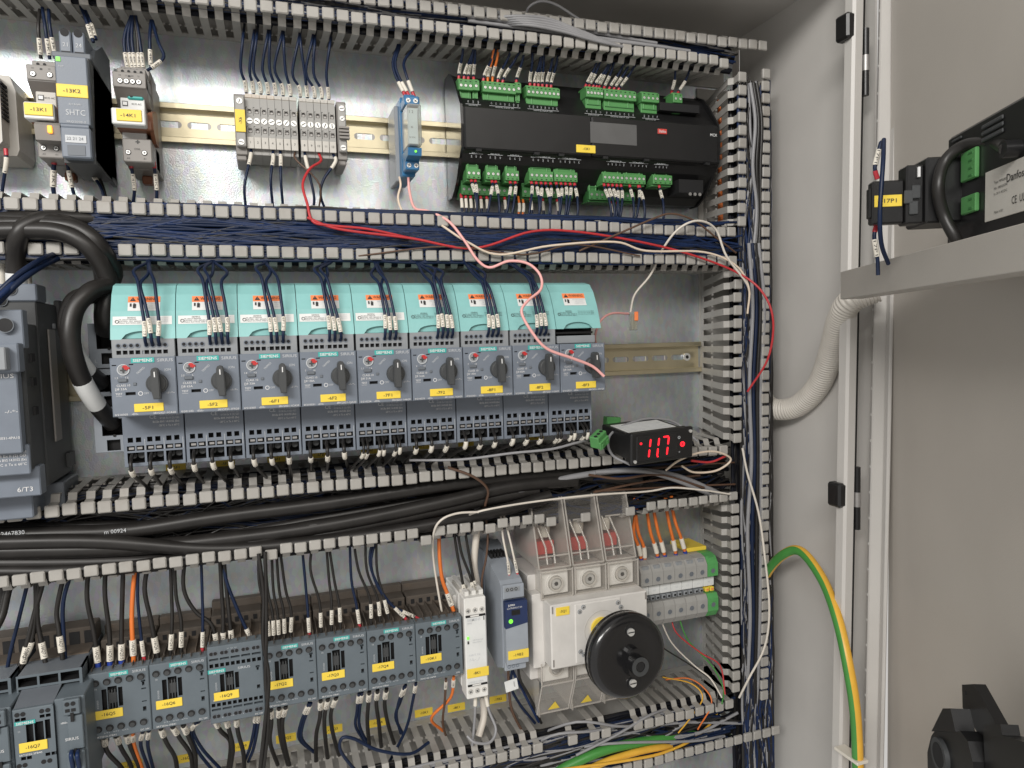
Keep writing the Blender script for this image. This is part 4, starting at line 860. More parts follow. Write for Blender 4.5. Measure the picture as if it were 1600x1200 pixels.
# ================================================================== LOWER ROW
CX, CF, CT, CB = -.0403, -.0768, -.2371, -.2929
def contactor(i, code, spring=False, sub='3RT2016-1FB41', coil='DC 24V'):
    x = CX+i*.045; yf = CF
    t = thing('contactor', f'slate grey contactor with yellow tag {code} in the lower row', 'contactor', (x+.0225, 0, -.265), 'contactors in the lower row')
    zt, zb = (CT, CB) if not spring else (CT+.0075, CB-.0045)
    b = MB(); b.box(x+.0004, x+.0446, yf+.012, -.0005, zb+.001, zt-.0015, 'slate_side', .0008); b.box(x+.0008, x+.0442, -.030, -.0085, zt-.003, zt+.0100, 'dusty_brown', .001)
    b.box(x+.0002, x+.0448, yf+.010, -.004, zt-.0016, zt-.0004, 'dusty_brown')
    b.box(x+.0003, x+.0447, -.0100, -.0005, zt, zt+.0165, 'dusty_brown', .0008)
    for k in range(6): b.box(x+.0014+k*.0083, x+.0021+k*.0083, yf+.013, -.030, zt-.002, zt+.0035, 'dusty_brown'); b.box(x+.0016+k*.0075, x+.0022+k*.0075, yf+.005, yf+.012, zt-.002, zt+.0022, 'dusty_brown')
    for k in range(5): b.box(x+.0050+k*.0080, x+.0085+k*.0080, -.0305, -.030, zt+.0025, zt+.0070, 'hole')
    b.build('body', t); b = MB(); holes = []
    if not spring:
        wz1, wz0 = zt-.0140, zt-.0320
        holes = [(x+.0092, x+.0128, wz0, wz1, .005), (x+.0136, x+.0205, wz0, wz1+.0016, .006), (x+.0213, x+.0245, wz0+.002, wz1, .005),
                 (x+.0392, x+.0410, zt-.0160, zt-.0120, .003), (x+.0385, x+.0418, zt-.0128, zt-.0112, .003), (x+.0385, x+.0420, zt-.0192, zt-.0180, .003), (x+.0385, x+.0420, zt-.0300, zt-.0290, .003), (x+.0388, x+.0414, zt-.0380, zt-.0340, .003)]
    else:
        wz1, wz0 = zt-.0250, zt-.0410
        holes = [(x+.0092, x+.0128, wz0, wz1, .005), (x+.0136, x+.0205, wz0, wz1+.0016, .006), (x+.0213, x+.0245, wz0+.002, wz1, .005), (x+.0385, x+.0418, zt-.0240, zt-.0222, .003), (x+.0392, x+.0410, zt-.0265, zt-.0239, .003), (x+.0388, x+.0414, zt-.0430, zt-.0395, .003)]
        for k in range(10): holes.append((x+.0015+k*.0043, x+.0045+k*.0043, zt-.0182, zt-.0150, .004)); holes.append((x+.0015+k*.0043, x+.0045+k*.0043, zb+.0150, zb+.0180, .004))
        for k in range(5): holes += [(x+.0015+k*.0086, x+.0088+k*.0086, zt-.0122, zt-.0104, .003), (x+.0015+k*.0086, x+.0088+k*.0086, zb+.0114, zb+.0132, .003)]
    b.shell(x+.0002, x+.0448, zb, zt, yf, yf+.0130, 'contactor_slate', .0007)
    b.grid(x+.0009, x+.0441, zb+.0007, zt-.0007, yf, 'contactor_slate', holes)
    if spring:
        for k in range(5):
            for z in (zt-.0060, zb+.0065):
                for q in (-.0016, .0016): b.ring((x+.0050+k*.0086+q, yf, z), .0016, .0020, .0004, 'slate_side', 14); disc(b, x+.0050+k*.0086+q, z, yf-.0001, .0017)
    else:
        for k in range(5):
            for z in (zt-.0080, zb+.0088):
                cx = x+.0052+k*.0084; b.ring((cx, yf, z), .0030, .0034, .0004, 'contactor_slate', 20); b.cyl((cx, yf, z), (0, -1, 0), .0031, .0002, 'hole', 20); b.cyl((cx-.0003, yf-.0002, z-.0008), (0, -1, 0), .0019, .0001, 'anthracite', 16)
    zl = zt-.0024 if not spring else zt-.0215; xl = x+.0225 if not spring else x+.0070
    b.box(xl-.0070, xl+.0070, yf-.0004, yf, zl-.0017, zl+.0017, 'teal_logo'); b.text('SIEMENS', xl, zl, yf-.0006, .0019, 'white_print', bold=.02, w=.0120)
    b.text('SIRIUS', x+.0375 if not spring else x+.0290, zl-.0002, yf-.0002, .0021, 'grey_print', w=.010)
    b.text('1L1   3L2   5L3', x+.0200, zt-.0048 if not spring else zt-.0030, yf-.0002, .0009, 'grey_print'); b.text('2/T1   4/T2   6/T3', x+.0180, zb+.0050, yf-.0002, .0009, 'grey_print', w=.018)
    b.text(sub, x+.0105, zb+.0022 if not spring else zb+.0205, yf-.0002, .0014, 'white_print', w=.015); b.text(coil, x+.0395, zb+.0024, yf-.0002, .0014, 'white_print')
    b.text('0/210320', x+.0060, wz0+.006, yf-.0002, .0013, 'grey_print', rot=math.pi/2); b.text('10', x+.0052, wz1+.001, yf-.0002, .0014, 'grey_print')
    for k in range(3): b.box(x+.0136+k*.0022, x+.0146+k*.0022, yf+.002, yf+.006, wz0, wz1-.002, 'anthracite')
    ff = b.build('front_face', t); b = MB(); b.box(x+.0140, x+.0201, yf+.0022, yf+.006, wz0+.004, wz1-.005, 'anthracite', .0006); b.build('slider', ff)
    b = MB(); ly = wz0-.0025-.0006; b.box(x+.0038, x+.0240, yf-.0009, yf-.0002, ly-.0036, ly+.0038, 'yellow_label', .0003); b.text(code, x+.0135, ly+.0001, yf-.0011, .0025, 'black_print', bold=.01, w=.0100); b.build('name_tag', t)
codes = ['-16Q5', '-16Q6', '-16Q9', '-17Q2', '-17Q3', '-17Q4', '-10K1']
for i, c in enumerate(codes): contactor(i, c, spring=(i == 2), sub='3RT2017-2FB41' if i == 2 else ('3RH2122-1AP00' if i == 6 else '3RT2016-1FB41'), coil='230V' if i == 6 else 'DC 24V')
# top wires: (u,v) path in pixels, start at duct, end at terminal
def topw(i, lst):
    for k, (m, r, pts, fer) in enumerate(lst):
        n = len(pts); P = [(u, v, -.052-.010*q/(n-1)) for q, (u, v) in enumerate(pts)]; P[0] = (pts[0][0], pts[0][1]-14, -.055)
        col = {'black_wire': 'black', 'navy_wire': 'dark blue', 'orange_wire': 'orange', 'blue_wire': 'blue', 'white_wire': 'white', 'brown_wire': 'brown'}[m]
        wire(P, r, m, f'{ORD[k]} wire from the left into the top of contactor {codes[i] if i >= 0 else "-16Q7"}, {col}', 'wires above the contactors', sleeve=(.0060, .0130) if m != 'white_wire' else None, ferr=fer, txt=(codes[i] if i >= 0 else '-16Q7')+(':' + str(2*k+1)))
R2, R1 = .0019, .00125
topw(0, [(K_, R2, [(139, 895), (136, 935), (147, 990), (154, 1046)], 'blue_ferrule'), (K_, R2, [(165, 895), (164, 930), (171, 990), (172, 1044)], 'blue_ferrule'), (K_, R2, [(193, 890), (191, 935), (190, 990), (190, 1042)], 'blue_ferrule'),
         (O_, R2, [(213, 890), (208, 920), (206, 970), (209, 1035)], None), (N_, R1, [(217, 888), (215, 930), (220, 990), (226, 1036)], 'red_ferrule')])
topw(1, [(K_, R2, [(234, 886), (226, 920), (236, 970), (247, 1030)], None), (K_, R1*1.2, [(266, 882), (268, 930), (269, 970), (266, 1026)], None), (K_, R1*1.2, [(272, 882), (275, 930), (283, 970), (283, 1022)], None), (N_, R1, [(314, 878), (316, 930), (317, 970), (316, 1022)], 'red_ferrule')])
topw(2, [(K_, R2*.9, [(289, 882), (287, 920), (305, 955), (330, 975), (338, 1005), (334, 1024)], None), (K_, R2*.9, [(343, 872), (346, 920), (349, 970), (347, 1023)], None), (K_, R2*.9, [(348, 872), (354, 920), (358, 960), (364, 1018)], None), (N_, R1*1.2, [(357, 870), (351, 895), (370, 950), (399, 1012)], None)])
topw(3, [(K_, R1, [(404, 865), (405, 910), (417, 960), (421, 1004)], None), (K_, R1, [(412, 862), (418, 920), (426, 960), (428, 1003)], None), (K_, R1, [(424, 862), (427, 920), (434, 960), (436, 1002)], None), (K_, R1, [(431, 862), (436, 920), (443, 955), (445, 1000)], None), (K_, R1, [(436, 862), (446, 920), (455, 955), (454, 998)], None), (N_, R1, [(471, 858), (478, 920), (481, 955), (484, 998)], 'red_ferrule')])
topw(4, [(K_, R1, [(489, 856), (485, 890), (499, 940), (502, 990)], None), (K_, R1, [(509, 854), (514, 905), (518, 940), (518, 986)], None), (K_, R1, [(512, 854), (522, 905), (530, 945), (532, 982)], None), (N_, R1, [(546, 848), (549, 905), (557, 945), (563, 984)], 'red_ferrule')])
topw(5, [(K_, R1, [(551, 848), (560, 890), (578, 935), (580, 976)], None), (K_, R1, [(571, 846), (573, 890), (590, 935), (594, 972)], None), (K_, R1, [(588, 842), (589, 890), (599, 930), (608, 968)], None), (N_, R1, [(586, 844), (578, 880), (600, 930), (638, 971)], 'red_ferrule'), (N_, R1, [(592, 842), (580, 885), (606, 940), (656, 968)], 'red_ferrule')])
wire([(748, 800, -.0845), (715, 802, -.086), (690, 812, -.087), (678, 832, -.080), (677, 870, -.06), (684, 920, -.055), (692, 965, -.055)], .0011, 'white_wire', 'white wire coming off the lower duct edge down to contactor -10K1')
wire([(688, 812, -.05), (686, 850, -.058), (690, 900, -.058), (700, 930, -.058), (709, 955, -.060)], .0019, 'orange_wire', 'orange wire into the top of contactor -10K1', sleeve=(.006, .013), txt='-10K1')
# wires below the contactors
def botw(i, lst):
    for k, (m, r, pts) in enumerate(lst):
        P = [(u, v, -.066+.010*q) for q, (u, v) in enumerate(pts)][::-1]
        col = {'black_wire': 'black', 'navy_wire': 'dark blue', 'orange_wire': 'orange', 'blue_wire': 'blue', 'brown_wire': 'brown', 'grey_wire': 'grey'}[m]
        wire(P, r, m, f'{ORD[k]} wire from the left under contactor {codes[i] if i >= 0 else "-16Q7"}, {col}', 'wires below the contactors', sleeve=(.004, .009), txt=codes[i] if i >= 0 else '-16Q7')
botw(0, [(K_, R2, [(162, 1148), (168, 1175), (190, 1200), (200, 1225)]), (K_, R2, [(180, 1146), (190, 1170), (204, 1195), (210, 1225)]), (K_, R2, [(196, 1144), (205, 1170), (218, 1200), (222, 1225)]), (O_, R2*.8, [(207, 1144), (210, 1165), (222, 1200), (228, 1225)]), (N_, R1*1.2, [(224, 1140), (220, 1165), (232, 1200), (240, 1225)]), (N_, R1*1.2, [(233, 1138), (231, 1165), (238, 1195), (246, 1225)])])
botw(1, [(K_, R2, [(250, 1135), (260, 1160), (274, 1185), (278, 1220)]), (K_, R2, [(268, 1133), (282, 1155), (298, 1180), (302, 1220)]), (K_, R2, [(285, 1131), (296, 1155), (305, 1180), (306, 1220)]), (N_, R1*1.2, [(312, 1126), (301, 1140), (316, 1170), (345, 1202)]), (N_, R1*1.2, [(308, 1127), (298, 1145), (310, 1175), (338, 1210)])])
botw(2, [(K_, R2, [(334, 1122), (345, 1142), (360, 1160), (357, 1200)]), (K_, R2, [(352, 1120), (359, 1145), (364, 1170), (360, 1200)]), (K_, R2, [(369, 1118), (372, 1145), (380, 1175), (382, 1205)]), (N_, R1*1.2, [(400, 1112), (397, 1140), (390, 1170), (382, 1190)]), (N_, R1*1.2, [(405, 1112), (402, 1140), (396, 1170), (388, 1190)])])
botw(3, [(K_, R2, [(423, 1106), (424, 1130), (422, 1160), (434, 1195)]), (K_, R2, [(436, 1104), (436, 1130), (440, 1160), (450, 1195)]), (K_, R2, [(447, 1102), (441, 1130), (444, 1160), (452, 1195)]), (N_, R1*1.2, [(483, 1098), (470, 1130), (468, 1155), (490, 1175)]), (N_, R1*1.2, [(486, 1098), (474, 1130), (472, 1155), (494, 1178)])])
botw(4, [(K_, R2, [(501, 1092), (500, 1120), (494, 1150), (494, 1195)]), (K_, R2, [(513, 1090), (507, 1120), (508, 1150), (512, 1185)]), (K_, R2, [(526, 1088), (517, 1115), (520, 1145), (530, 1180)]), (N_, R1*1.2, [(561, 1082), (558, 1110), (556, 1135), (572, 1162)]), (N_, R1*1.2, [(566, 1081), (562, 1110), (562, 1135), (576, 1165)])])
botw(5, [(K_, R2, [(577, 1080), (575, 1105), (574, 1130), (578, 1175)]), (K_, R2, [(590, 1078), (588, 1100), (592, 1130), (596, 1170)]), (K_, R2, [(604, 1076), (601, 1100), (606, 1130), (616, 1162)]), (N_, R1*1.2, [(634, 1070), (626, 1095), (618, 1120), (630, 1148)]), (N_, R1*1.2, [(650, 1066), (645, 1095), (634, 1140), (606, 1195)]), (N_, R1*1.1, [(632, 1072), (622, 1100), (620, 1122), (626, 1146)])])
botw(6, [('brown_wire', R1, [(697, 1060), (695, 1095), (692, 1130), (700, 1160)]), (O_, R1*1.2, [(709, 1057), (704, 1090), (674, 1122), (692, 1142)])])
wire([(670, 1160, -.085), (640, 1178, -.098), (590, 1172, -.100), (555, 1155, -.10), (535, 1153, -.10), (532, 1172, -.098), (552, 1200, -.09), (570, 1215, -.085)], .0015, N_, 'dark blue wire lying in a loose loop over the bottom duct')
wire([(404, 865, -.082), (412, 930, -.086), (411, 1000, -.092), (420, 1060, -.094), (414, 1130, -.095), (405, 1215, -.090)], .0016, K_, 'left black wire hanging in front of contactor -17Q2')
wire([(414, 862, -.082), (416, 930, -.086), (416, 1000, -.092), (415, 1060, -.094), (419, 1130, -.094), (410, 1215, -.090)], .0016, K_, 'right black wire hanging in front of contactor -17Q2')
for i, (u, v, s) in enumerate(((275, 730, '-5F1'), (352, 724, '-5F2'), (432, 717, '-6F1'), (500, 710, '-6F2'), (577, 704, '-7F1'), (658, 697, '-7F2'), (728, 692, '-8F1'), (838, 682, '-8F2'))):
    p = at(u, v, 0); b = MB(); b.box(p.x-.0085, p.x+.0085, -.0006, -.0002, p.z-.0035, p.z+.0035, 'yellow_label'); b.text(s, p.x, p.z, -.0008, .0026, 'black_print', bold=.01)
    tag(b.build('name_tag', loc=(p.x, 0, p.z)), f'yellow tag {s} stuck on the plate in the shade below its breaker', 'label', 'yellow tags on the plate')
for i, (u, v, s) in enumerate(((292, 1184, '-16Q6'), (377, 1166, '-16Q9'), (447, 1153, '-17Q2'), (520, 1139, '-17Q3'), (590, 1129, '-17Q4'), (662, 1113, '-10K1'), (713, 1105, '-8K1'), (778, 1092, '-19B2'), (205, 1195, '-16Q5'))):
    p = at(u, v, 0); b = MB(); b.box(p.x-.0095, p.x+.0095, -.0006, -.0002, p.z-.0040, p.z+.0040, 'yellow_label'); b.text(s, p.x, p.z, -.0008, .0026, 'black_print', bold=.01)
    tag(b.build('name_tag', loc=(p.x, 0, p.z)), f'yellow tag {s} stuck on the plate under the lower row', 'label', 'yellow tags on the plate')
# large contactors with side switches at the lower left
for j in (0, 1):
    o = -.0490*j
    t = thing('contactor', 'large contactor with side auxiliary block and yellow tag -16Q7' if j == 0 else 'large contactor cut off by the left edge beside -16Q7', 'contactor', (-.06+o, 0, -.27)); b = MB()
    b.box(-.0880+o, -.0425+o, -.066, -.006, -.330, -.228, 'slate_side', .0008); b.box(-.0880+o, -.0425+o, -.080, -.060, -.330, -.251, 'slate_side', .0008); b.box(-.0885+o, -.0430+o, -.0300, -.008, -.230, -.2130, 'dusty_brown', .001)
    b.box(-.0875+o, -.0440+o, -.052, -.030, -.229, -.2270, 'dusty_brown')
    for k in range(4): b.box(-.0860+k*.0115+o, -.0780+k*.0115+o, -.0305, -.0300, -.2270, -.2160, 'hole')
    hs = []
    for p in range(3):
        px = -.0868+o+p*.0146; hs.append((px, px+.0130, -.2360, -.2290, .012)); hs.append((px, px+.0130, -.2420, -.2380, .004)); hs += [(px+.001, px+.005, -.2480, -.2440, .005), (px+.0078, px+.0118, -.2480, -.2440, .005)]
    b.grid(-.0880+o, -.0425+o, -.2520, -.2270, -.0830, 'contactor_slate', hs); b.box(-.0880+o, -.0425+o, -.0828, -.060, -.2520, -.2490, 'contactor_slate'); b.box(-.0880+o, -.0425+o, -.0828, -.060, -.2285, -.2270, 'slate_side')
    b.box(-.0880+o, -.0868+o, -.0828, -.060, -.2520, -.2270, 'contactor_slate'); b.box(-.0437+o, -.0425+o, -.0828, -.060, -.2520, -.2270, 'contactor_slate'); b.build('body', t)
    b = MB(); yf = -.1100; b.shell(-.0838+o, -.0572+o, -.331, -.2421, yf, -.080, 'contactor_slate', .0007)
    b.add([(-.0835+o, yf+.001, -.2425), (-.0575+o, yf+.001, -.2425), (-.0570+o, -.0835, -.2380), (-.0845+o, -.0835, -.2380)], [(0, 1, 2, 3)], 'slate_side')
    hs = [(-.0755+o, -.0708+o, -.2690, -.2545, .005), (-.0700+o, -.0640+o, -.2690, -.2535, .006), (-.0630+o, -.0595+o, -.2680, -.2530, .005)]+[(q+o, q+.0032+o, -.2510, -.2486, .004) for q in (-.0822, -.0783, -.0660, -.0620)]+[(q+o, q+.0032+o, -.2815, -.2790, .004) for q in (-.0800, -.0762, -.0640, -.0600)]
    b.grid(-.0831+o, -.0579+o, -.3300, -.2428, yf, 'contactor_slate', hs)
    for q in (-.0806, -.0768, -.0645, -.0605): disc(b, q+o, -.2458, yf-.0001, .0017); disc(b, q-.001+o, -.2855, yf-.0001, .0017)
    b.box(-.0822+o, -.0680+o, yf-.0004, yf, -.2555, -.2518, 'teal_logo') if False else None
    b.box(-.0826+o, -.0690+o, yf-.0005, yf, -.2540, -.2512, 'teal_logo'); b.text('SIEMENS', -.0758+o, -.2526, yf-.0007, .0019, 'white_print', bold=.02, w=.0115); b.text('3RT2026-2FB40', -.0735+o, -.2776, yf-.0002, .0014, 'white_print', w=.015)
    b.text('11', -.0800+o, -.2590, yf-.0002, .0014, 'grey_print'); b.build('front_face', t)
    b = MB(); b.box(-.0806+o, -.0620+o, yf-.0010, yf-.0002, -.2755, -.2680, 'yellow_label', .0003); b.text('-16Q7' if j == 0 else '-16Q8', -.0715+o, -.2718, yf-.0012, .0025, 'black_print', bold=.01, w=.0095); b.build('name_tag', t)
    b = MB(); b.box(-.0568+o, -.0362+o, yf+.0027, -.066, -.3300, -.2400, 'contactor_slate', .0008); b.box(-.0505+o, -.0385+o, yf-.0022, yf+.003, -.2520, -.2400, 'contactor_slate', .0008); b.box(-.0480+o, -.0375+o, yf-.0012, yf+.003, -.2800, -.2535, 'contactor_slate', .0006)
    b.box(-.0500+o, -.0375+o, yf-.0022, yf+.003, -.3200, -.2815, 'contactor_slate', .0008)
    for q in (-.0470, -.0430): disc(b, q+o, -.2430, yf-.0023, .0017); b.box(q-.0015+o, q+.0015+o, yf-.0026, yf-.0020, -.2492, -.2468, 'hole')
    b.box(-.0452+o, -.0430+o, yf-.0028, yf, -.2570, -.2500, 'hole'); b.box(-.0445+o, -.0425+o, yf-.0028, yf, -.2845, -.2790, 'hole'); 0
    b.text('»E03«', -.0500+o, -.2575, yf-.0014, .0013, 'white_print'); b.text('SIRIUS', -.0455+o, -.2710, yf-.0014, .0022, 'white_print', w=.009); b.build('auxiliary_switch', t)
topw(-1, [(K_, .0040, [(12, 905), (2, 950), (-14, 975), (-25, 990)], None), (N_, R1*1.2, [(48, 905), (30, 965), (14, 1030), (2, 1110)], None), (K_, R2, [(55, 905), (56, 950), (48, 1005), (30, 1040)], None), (K_, R2, [(62, 905), (58, 960), (66, 1010), (72, 1040)], None),
          (K_, R2, [(74, 902), (56, 950), (46, 990), (33, 1048)], None), (K_, R2, [(103, 900), (89, 950), (92, 985), (98, 1030)], None), (N_, R1*1.3, [(116, 896), (99, 940), (100, 1000), (106, 1088)], None)])
for k, u in enumerate((112, 122)): wire([(u+4, 1230, -.10), (u+2, 1200, -.112), (u-1, 1182, -.118), (u, 1174, -.113)], .0016, 'blue_wire', ('left' if k == 0 else 'right')+' blue wire out of the bottom of the side block of -16Q7')
wire([(20, 900, -.06), (12, 925, -.062), (4, 960, -.066), (-8, 985, -.07)], .003, K_, 'heavy black wire at the lower left corner curving out of the picture')

# white monitoring relay 8K1
t = thing('monitoring_relay', 'slim cream monitoring relay with six screws and yellow tag -8K1', 'relay', (.286, 0, -.265)); x0, x1 = .2760, .2985; b = MB()
b.box(x0, x1, -.062, -.008, -.3130, -.2200, 'white', .001); b.box(x0+.0005, x1-.0002, -.0800, -.060, -.3180, -.2190, 'white', .001); b.box(x0-.004, x0+.001, -.050, -.010, -.3080, -.2250, 'white', .001)
for k in range(3): b.box(x0+.0035+k*.0072, x0+.0075+k*.0072, -.072, -.020, -.2192, -.2150, 'white'); b.box(x0+.0015+k*.0072, x0+.0075+k*.0072, -.0600, -.030, -.2199, -.2160, 'cream_grey')
b.build('housing', t); b = MB()
b.box(x0+.0012, x1-.0012, -.0806, -.0798, -.3050, -.2365, 'white_sticker', .0003); b.text('SIEMENS', x0+.0095, -.2400, -.0809, .0024, 'grey_print', w=.0130, bold=.01); b.text('3RN2', x0+.005, -.2432, -.0809, .0014, 'grey_print'); b.box(x1-.0034, x1-.0028, -.0812, -.0808, -.2415, -.2380, 'black_print')
for k, z in ((0, -.2365), (1, -.3042)): b.box(x0+.0015, x1-.0015, -.0812, -.0800, z-.0008, z+.0010, 'hole'); b.box(x0+.0060, x1-.0080, -.0814, -.0811, z-.0004, z+.0010, 'white')
b.text('U/R Power fault', x0+.0130, -.2600, -.0809, .0012, 'grey_print', w=.010); b.text('Phase failure', x0+.0122, -.2622, -.0809, .0012, 'grey_print', w=.009); b.box(x0+.0025, x0+.0040, -.0812, -.0806, -.2630, -.2604, 'black_print')
b.text('NRT N', x0+.009, -.2745, -.0809, .0018, 'grey_print', w=.011); b.text('/-L-_/', x0+.009, -.2790, -.0809, .0026, 'grey_print', w=.010); b.text('3UG4512-1AR20', x0+.010, -.3010, -.0809, .0013, 'grey_print', w=.014); b.build('front_plate', t)
for z in (-.2310, -.3105):
    for k in range(3): b = MB(); b.ring((x0+.0042+k*.0068, -.0800, z), .0020, .0025, .0004, 'cream_grey'); b.screw(x0+.0042+k*.0068, z, -.0800, .0020); b.build('screw', t)
b = MB(); b.box(x0+.0022, x0+.0042, -.0814, -.0806, -.2585, -.2560, 'led_green'); b.build('lamp', t)
b = MB(); b.box(x0+.0010, x1+.0002, -.0818, -.0808, -.2965, -.2875, 'yellow_label', .0003); b.text('-8K1', x0+.0105, -.2920, -.0820, .0026, 'black_print', bold=.01); b.build('name_tag', t)
for k, (pts) in enumerate(([(707, 800), (712, 850), (722, 905), (730, 945)], [(712, 800), (720, 860), (736, 905), (741, 942)], [(722, 798), (730, 850), (742, 915), (750, 938)])):
    wire([(u, v, -.05-.005*q) for q, (u, v) in enumerate(pts)], .0014, K_, f'{ORD[k]} black wire from the left into the top of relay -8K1', 'wires of relay -8K1', sleeve=(.007, .013), txt='-8K1')
wire([(748, 790, -.05), (745, 830, -.055), (741, 880, -.05), (746, 915, -.045)], .0036, 'white_wire', 'thick off white cable behind the top of relay -8K1', cat='cable')
wire([(755, 790, -.06), (762, 830, -.06), (760, 870, -.06), (753, 905, -.058), (754, 940, -.058)], .0011, 'brown_wire', 'brown wire winding down to the top right of relay -8K1')
wire([(738, 1165, -.07), (742, 1120, -.068), (743, 1085, -.066)], .0014, 'grey_wire', 'grey wire hanging straight from the bottom left of relay -8K1', sleeve=(.001, .010))
wire([(730, 1150, -.080), (742, 1160, -.085), (765, 1160, -.085), (775, 1140, -.08), (764, 1110, -.072), (758, 1082, -.066)], .0014, 'grey_wire', 'grey wire looping under relay -8K1', sleeve=(.001, .012))
wire([(748, 1150, -.06), (756, 1120, -.055), (755, 1090, -.05)], .0036, 'white_wire', 'thick off white cable below relay -8K1', cat='cable')

# temperature limiter 19B2
t = thing('signal_module', 'slim blue grey module with dark blue display panel and yellow tag -19B2', 'signal module', (.325, 0, -.25)); x0, x1 = .3120, .3345; b = MB()
b.prism_x([(-.008, -.2860), (-.066, -.2980), (-.0860, -.2900), (-.0860, -.2100), (-.0800, -.2060), (-.008, -.1860)], x0, x1, 'light_slate'); b.box(x0-.001, x0, -.03, -.010, -.2800, -.1900, 'slate')
for k in range(5): b.box(x0+.003+k*.0035, x0+.005+k*.0035, -.0450, -.0300, -.1945, -.1900, 'hole')
b.build('housing', t); b = MB(); b.box(x0+.0006, x1-.0004, -.0900, -.086, -.2215, -.2080, 'light_slate', .0006); b.box(x0+.0020, x1-.0050, -.0905, -.0898, -.2145, -.2102, 'slate_light', .0003)
for k in range(3): b.ring((x0+.0050+k*.0043, -.0905, -.2123), .0010, .0015, .0003, 'hole')
b.build('upper_terminals', t); b = MB(); b.box(x0+.0006, x1-.0004, -.0900, -.086, -.2920, -.2840, 'light_slate', .0006)
for k in range(3): b.ring((x0+.0045+k*.0043, -.0900, -.2880), .0011, .0016, .0003, 'slate')
b.build('terminals', t); b = MB(); b.prism_y([(x0+.0010, -.2485), (x1+.0006, -.2450), (x1+.0006, -.2230), (x0+.0010, -.2230)], -.0950, -.088, 'navy_panel')
b.text('JUMO', x0+.0070, -.2262, -.0953, .0018, 'white_print', bold=.03); b.text('ecoTRANS LT 01', x0+.0100, -.2288, -.0953, .0016, 'white_print', w=.0150); b.box(x0+.0070, x0+.0155, -.0953, -.0949, -.2360, -.2310, 'black'); b.build('display_panel', t)
b = MB(); b.cyl((x0+.0060, -.0950, -.2415), (0, -1, 0), .0021, .0005, 'led_green', 18); b.build('lamp', t)
b = MB(); b.prism_y([(x0+.0010, -.2840), (x1+.0006, -.2840), (x1+.0006, -.2450), (x0+.0010, -.2485)], -.0945, -.088, 'light_slate'); b.build('front_cover', t)
b = MB(); b.box(x0+.0025, x1+.0008, -.0956, -.0944, -.2790, -.2705, 'yellow_label', .0003); b.text('-19B2', x0+.0125, -.2748, -.0958, .0025, 'black_print', bold=.01, w=.010); b.build('name_tag', t)
wire([(782, 800, -.06), (786, 840, -.066), (794, 880, -.070), (796, 907, -.074)], .0011, 'white_wire', 'left thin white wire into the top of module -19B2', sleeve=(.006, .012), ferr='red_ferrule', txt='19B2')
wire([(786, 800, -.06), (796, 840, -.066), (804, 875, -.070), (810, 904, -.074)], .0011, 'white_wire', 'right thin white wire into the top of module -19B2', sleeve=(.006, .012), ferr='red_ferrule', txt='19B2')
for k, (pts, m, lab) in enumerate((([(798, 1028), (802, 1050), (820, 1085), (842, 1128)], 'blue_wire', 'blue'), ([(804, 1030), (798, 1070), (812, 1100), (836, 1130)], N_, 'dark blue'), ([(810, 1028), (812, 1060), (828, 1090), (846, 1130)], K_, 'black'), ([(794, 1034), (795, 1070), (800, 1110), (820, 1150)], 'brown_wire', 'brown'))):
    wire([(u, v, -.068+.004*q) for q, (u, v) in enumerate(pts)][::-1], .0014, m, f'{lab} wire leaving the bottom of module -19B2', ferr='red_ferrule')
b = MB(); p = at(798, 1070, -.080); b.T = Matrix.Translation(p) @ Matrix.Rotation(-.15, 4, 'Y'); b.box(-.006, .007, -.0006, 0, -.006, .005, 'white_sticker'); b.text('24VDC', .0035, 0, -.0008, .0013, 'black_print', rot=math.pi/2); b.T = None
tag(b.build('cable_flag', loc=p), 'white paper flag on the wires below module -19B2', 'label')

# main switch with clear covers and rotor
t = thing('main_switch', 'large cream main switch with clear terminal covers, tag -3Q1 and black rotor', 'switch', (.41, 0, -.25)); b = MB()
x0, x1 = .3565, .4615
b.box(x0-.010, x1-.001, -.066, -.006, -.3180, -.2100, 'isolator_body', .0012); b.box(x0, x1, -.1010, -.064, -.2940, -.2300, 'isolator_body', .0012); b.box(x0-.011, x0+.002, -.080, -.030, -.3000, -.2250, 'isolator_body', .001)
b.box(x0+.0250, x1-.0300, -.1020, -.100, -.2915, -.2325, 'isolator_body', .0012)
for sx, z in ((x0+.0012, -.2345), (x0+.0012, -.2870), (x1-.0028, -.2345)): b.box(sx, sx+.0015, -.1013, -.1009, z-.004, z+.003, 'relay_grey')
b.text('MAIN SWITCH 3LD 125A', .4120, 0, 0, .0001, 'grey_print') if False else None
b.add([(x0+.0280, -.0940, -.22995), (x1-.0350, -.0940, -.22995), (x1-.0350, -.0900, -.22995), (x0+.0280, -.0900, -.22995)], [(0, 1, 2, 3)], 'brown_clip') if False else None
b.build('housing', t)
for k, (sx, sz) in enumerate(((.3865, -.2400), (.3905, -.2360), (.4310, -.2420), (.4280, -.2370), (.3865, -.2800), (.3900, -.2835))):
    b = MB(); b.ring((sx, -.1020, sz), .0016, .0023, .0004, 'slate_light'); b.screw(sx, sz, -.1021, .0016); b.build('screw', t)
b = MB(); b.ring((.4100, -.1020, -.2610), .0185, .0190, .0003, 'cream_grey', 40); b.cyl((.4085, -.1020, -.2590), (0, -1, 0), .0105, .0030, 'yellow_label', 28); b.build('shaft_collar', t)
b = MB(); b.box(.3630, .3755, -.1018, -.1009, -.2370, -.2325-.0002, 'yellow_label', .0002) if False else b.box(.3620, .3760, -.1019, -.1008, -.2410, -.2330, 'yellow_label', .0002); b.text('-3Q1', .3690, -.2370, -.1021, .0024, 'black_print', bold=.01); b.build('name_tag', t)
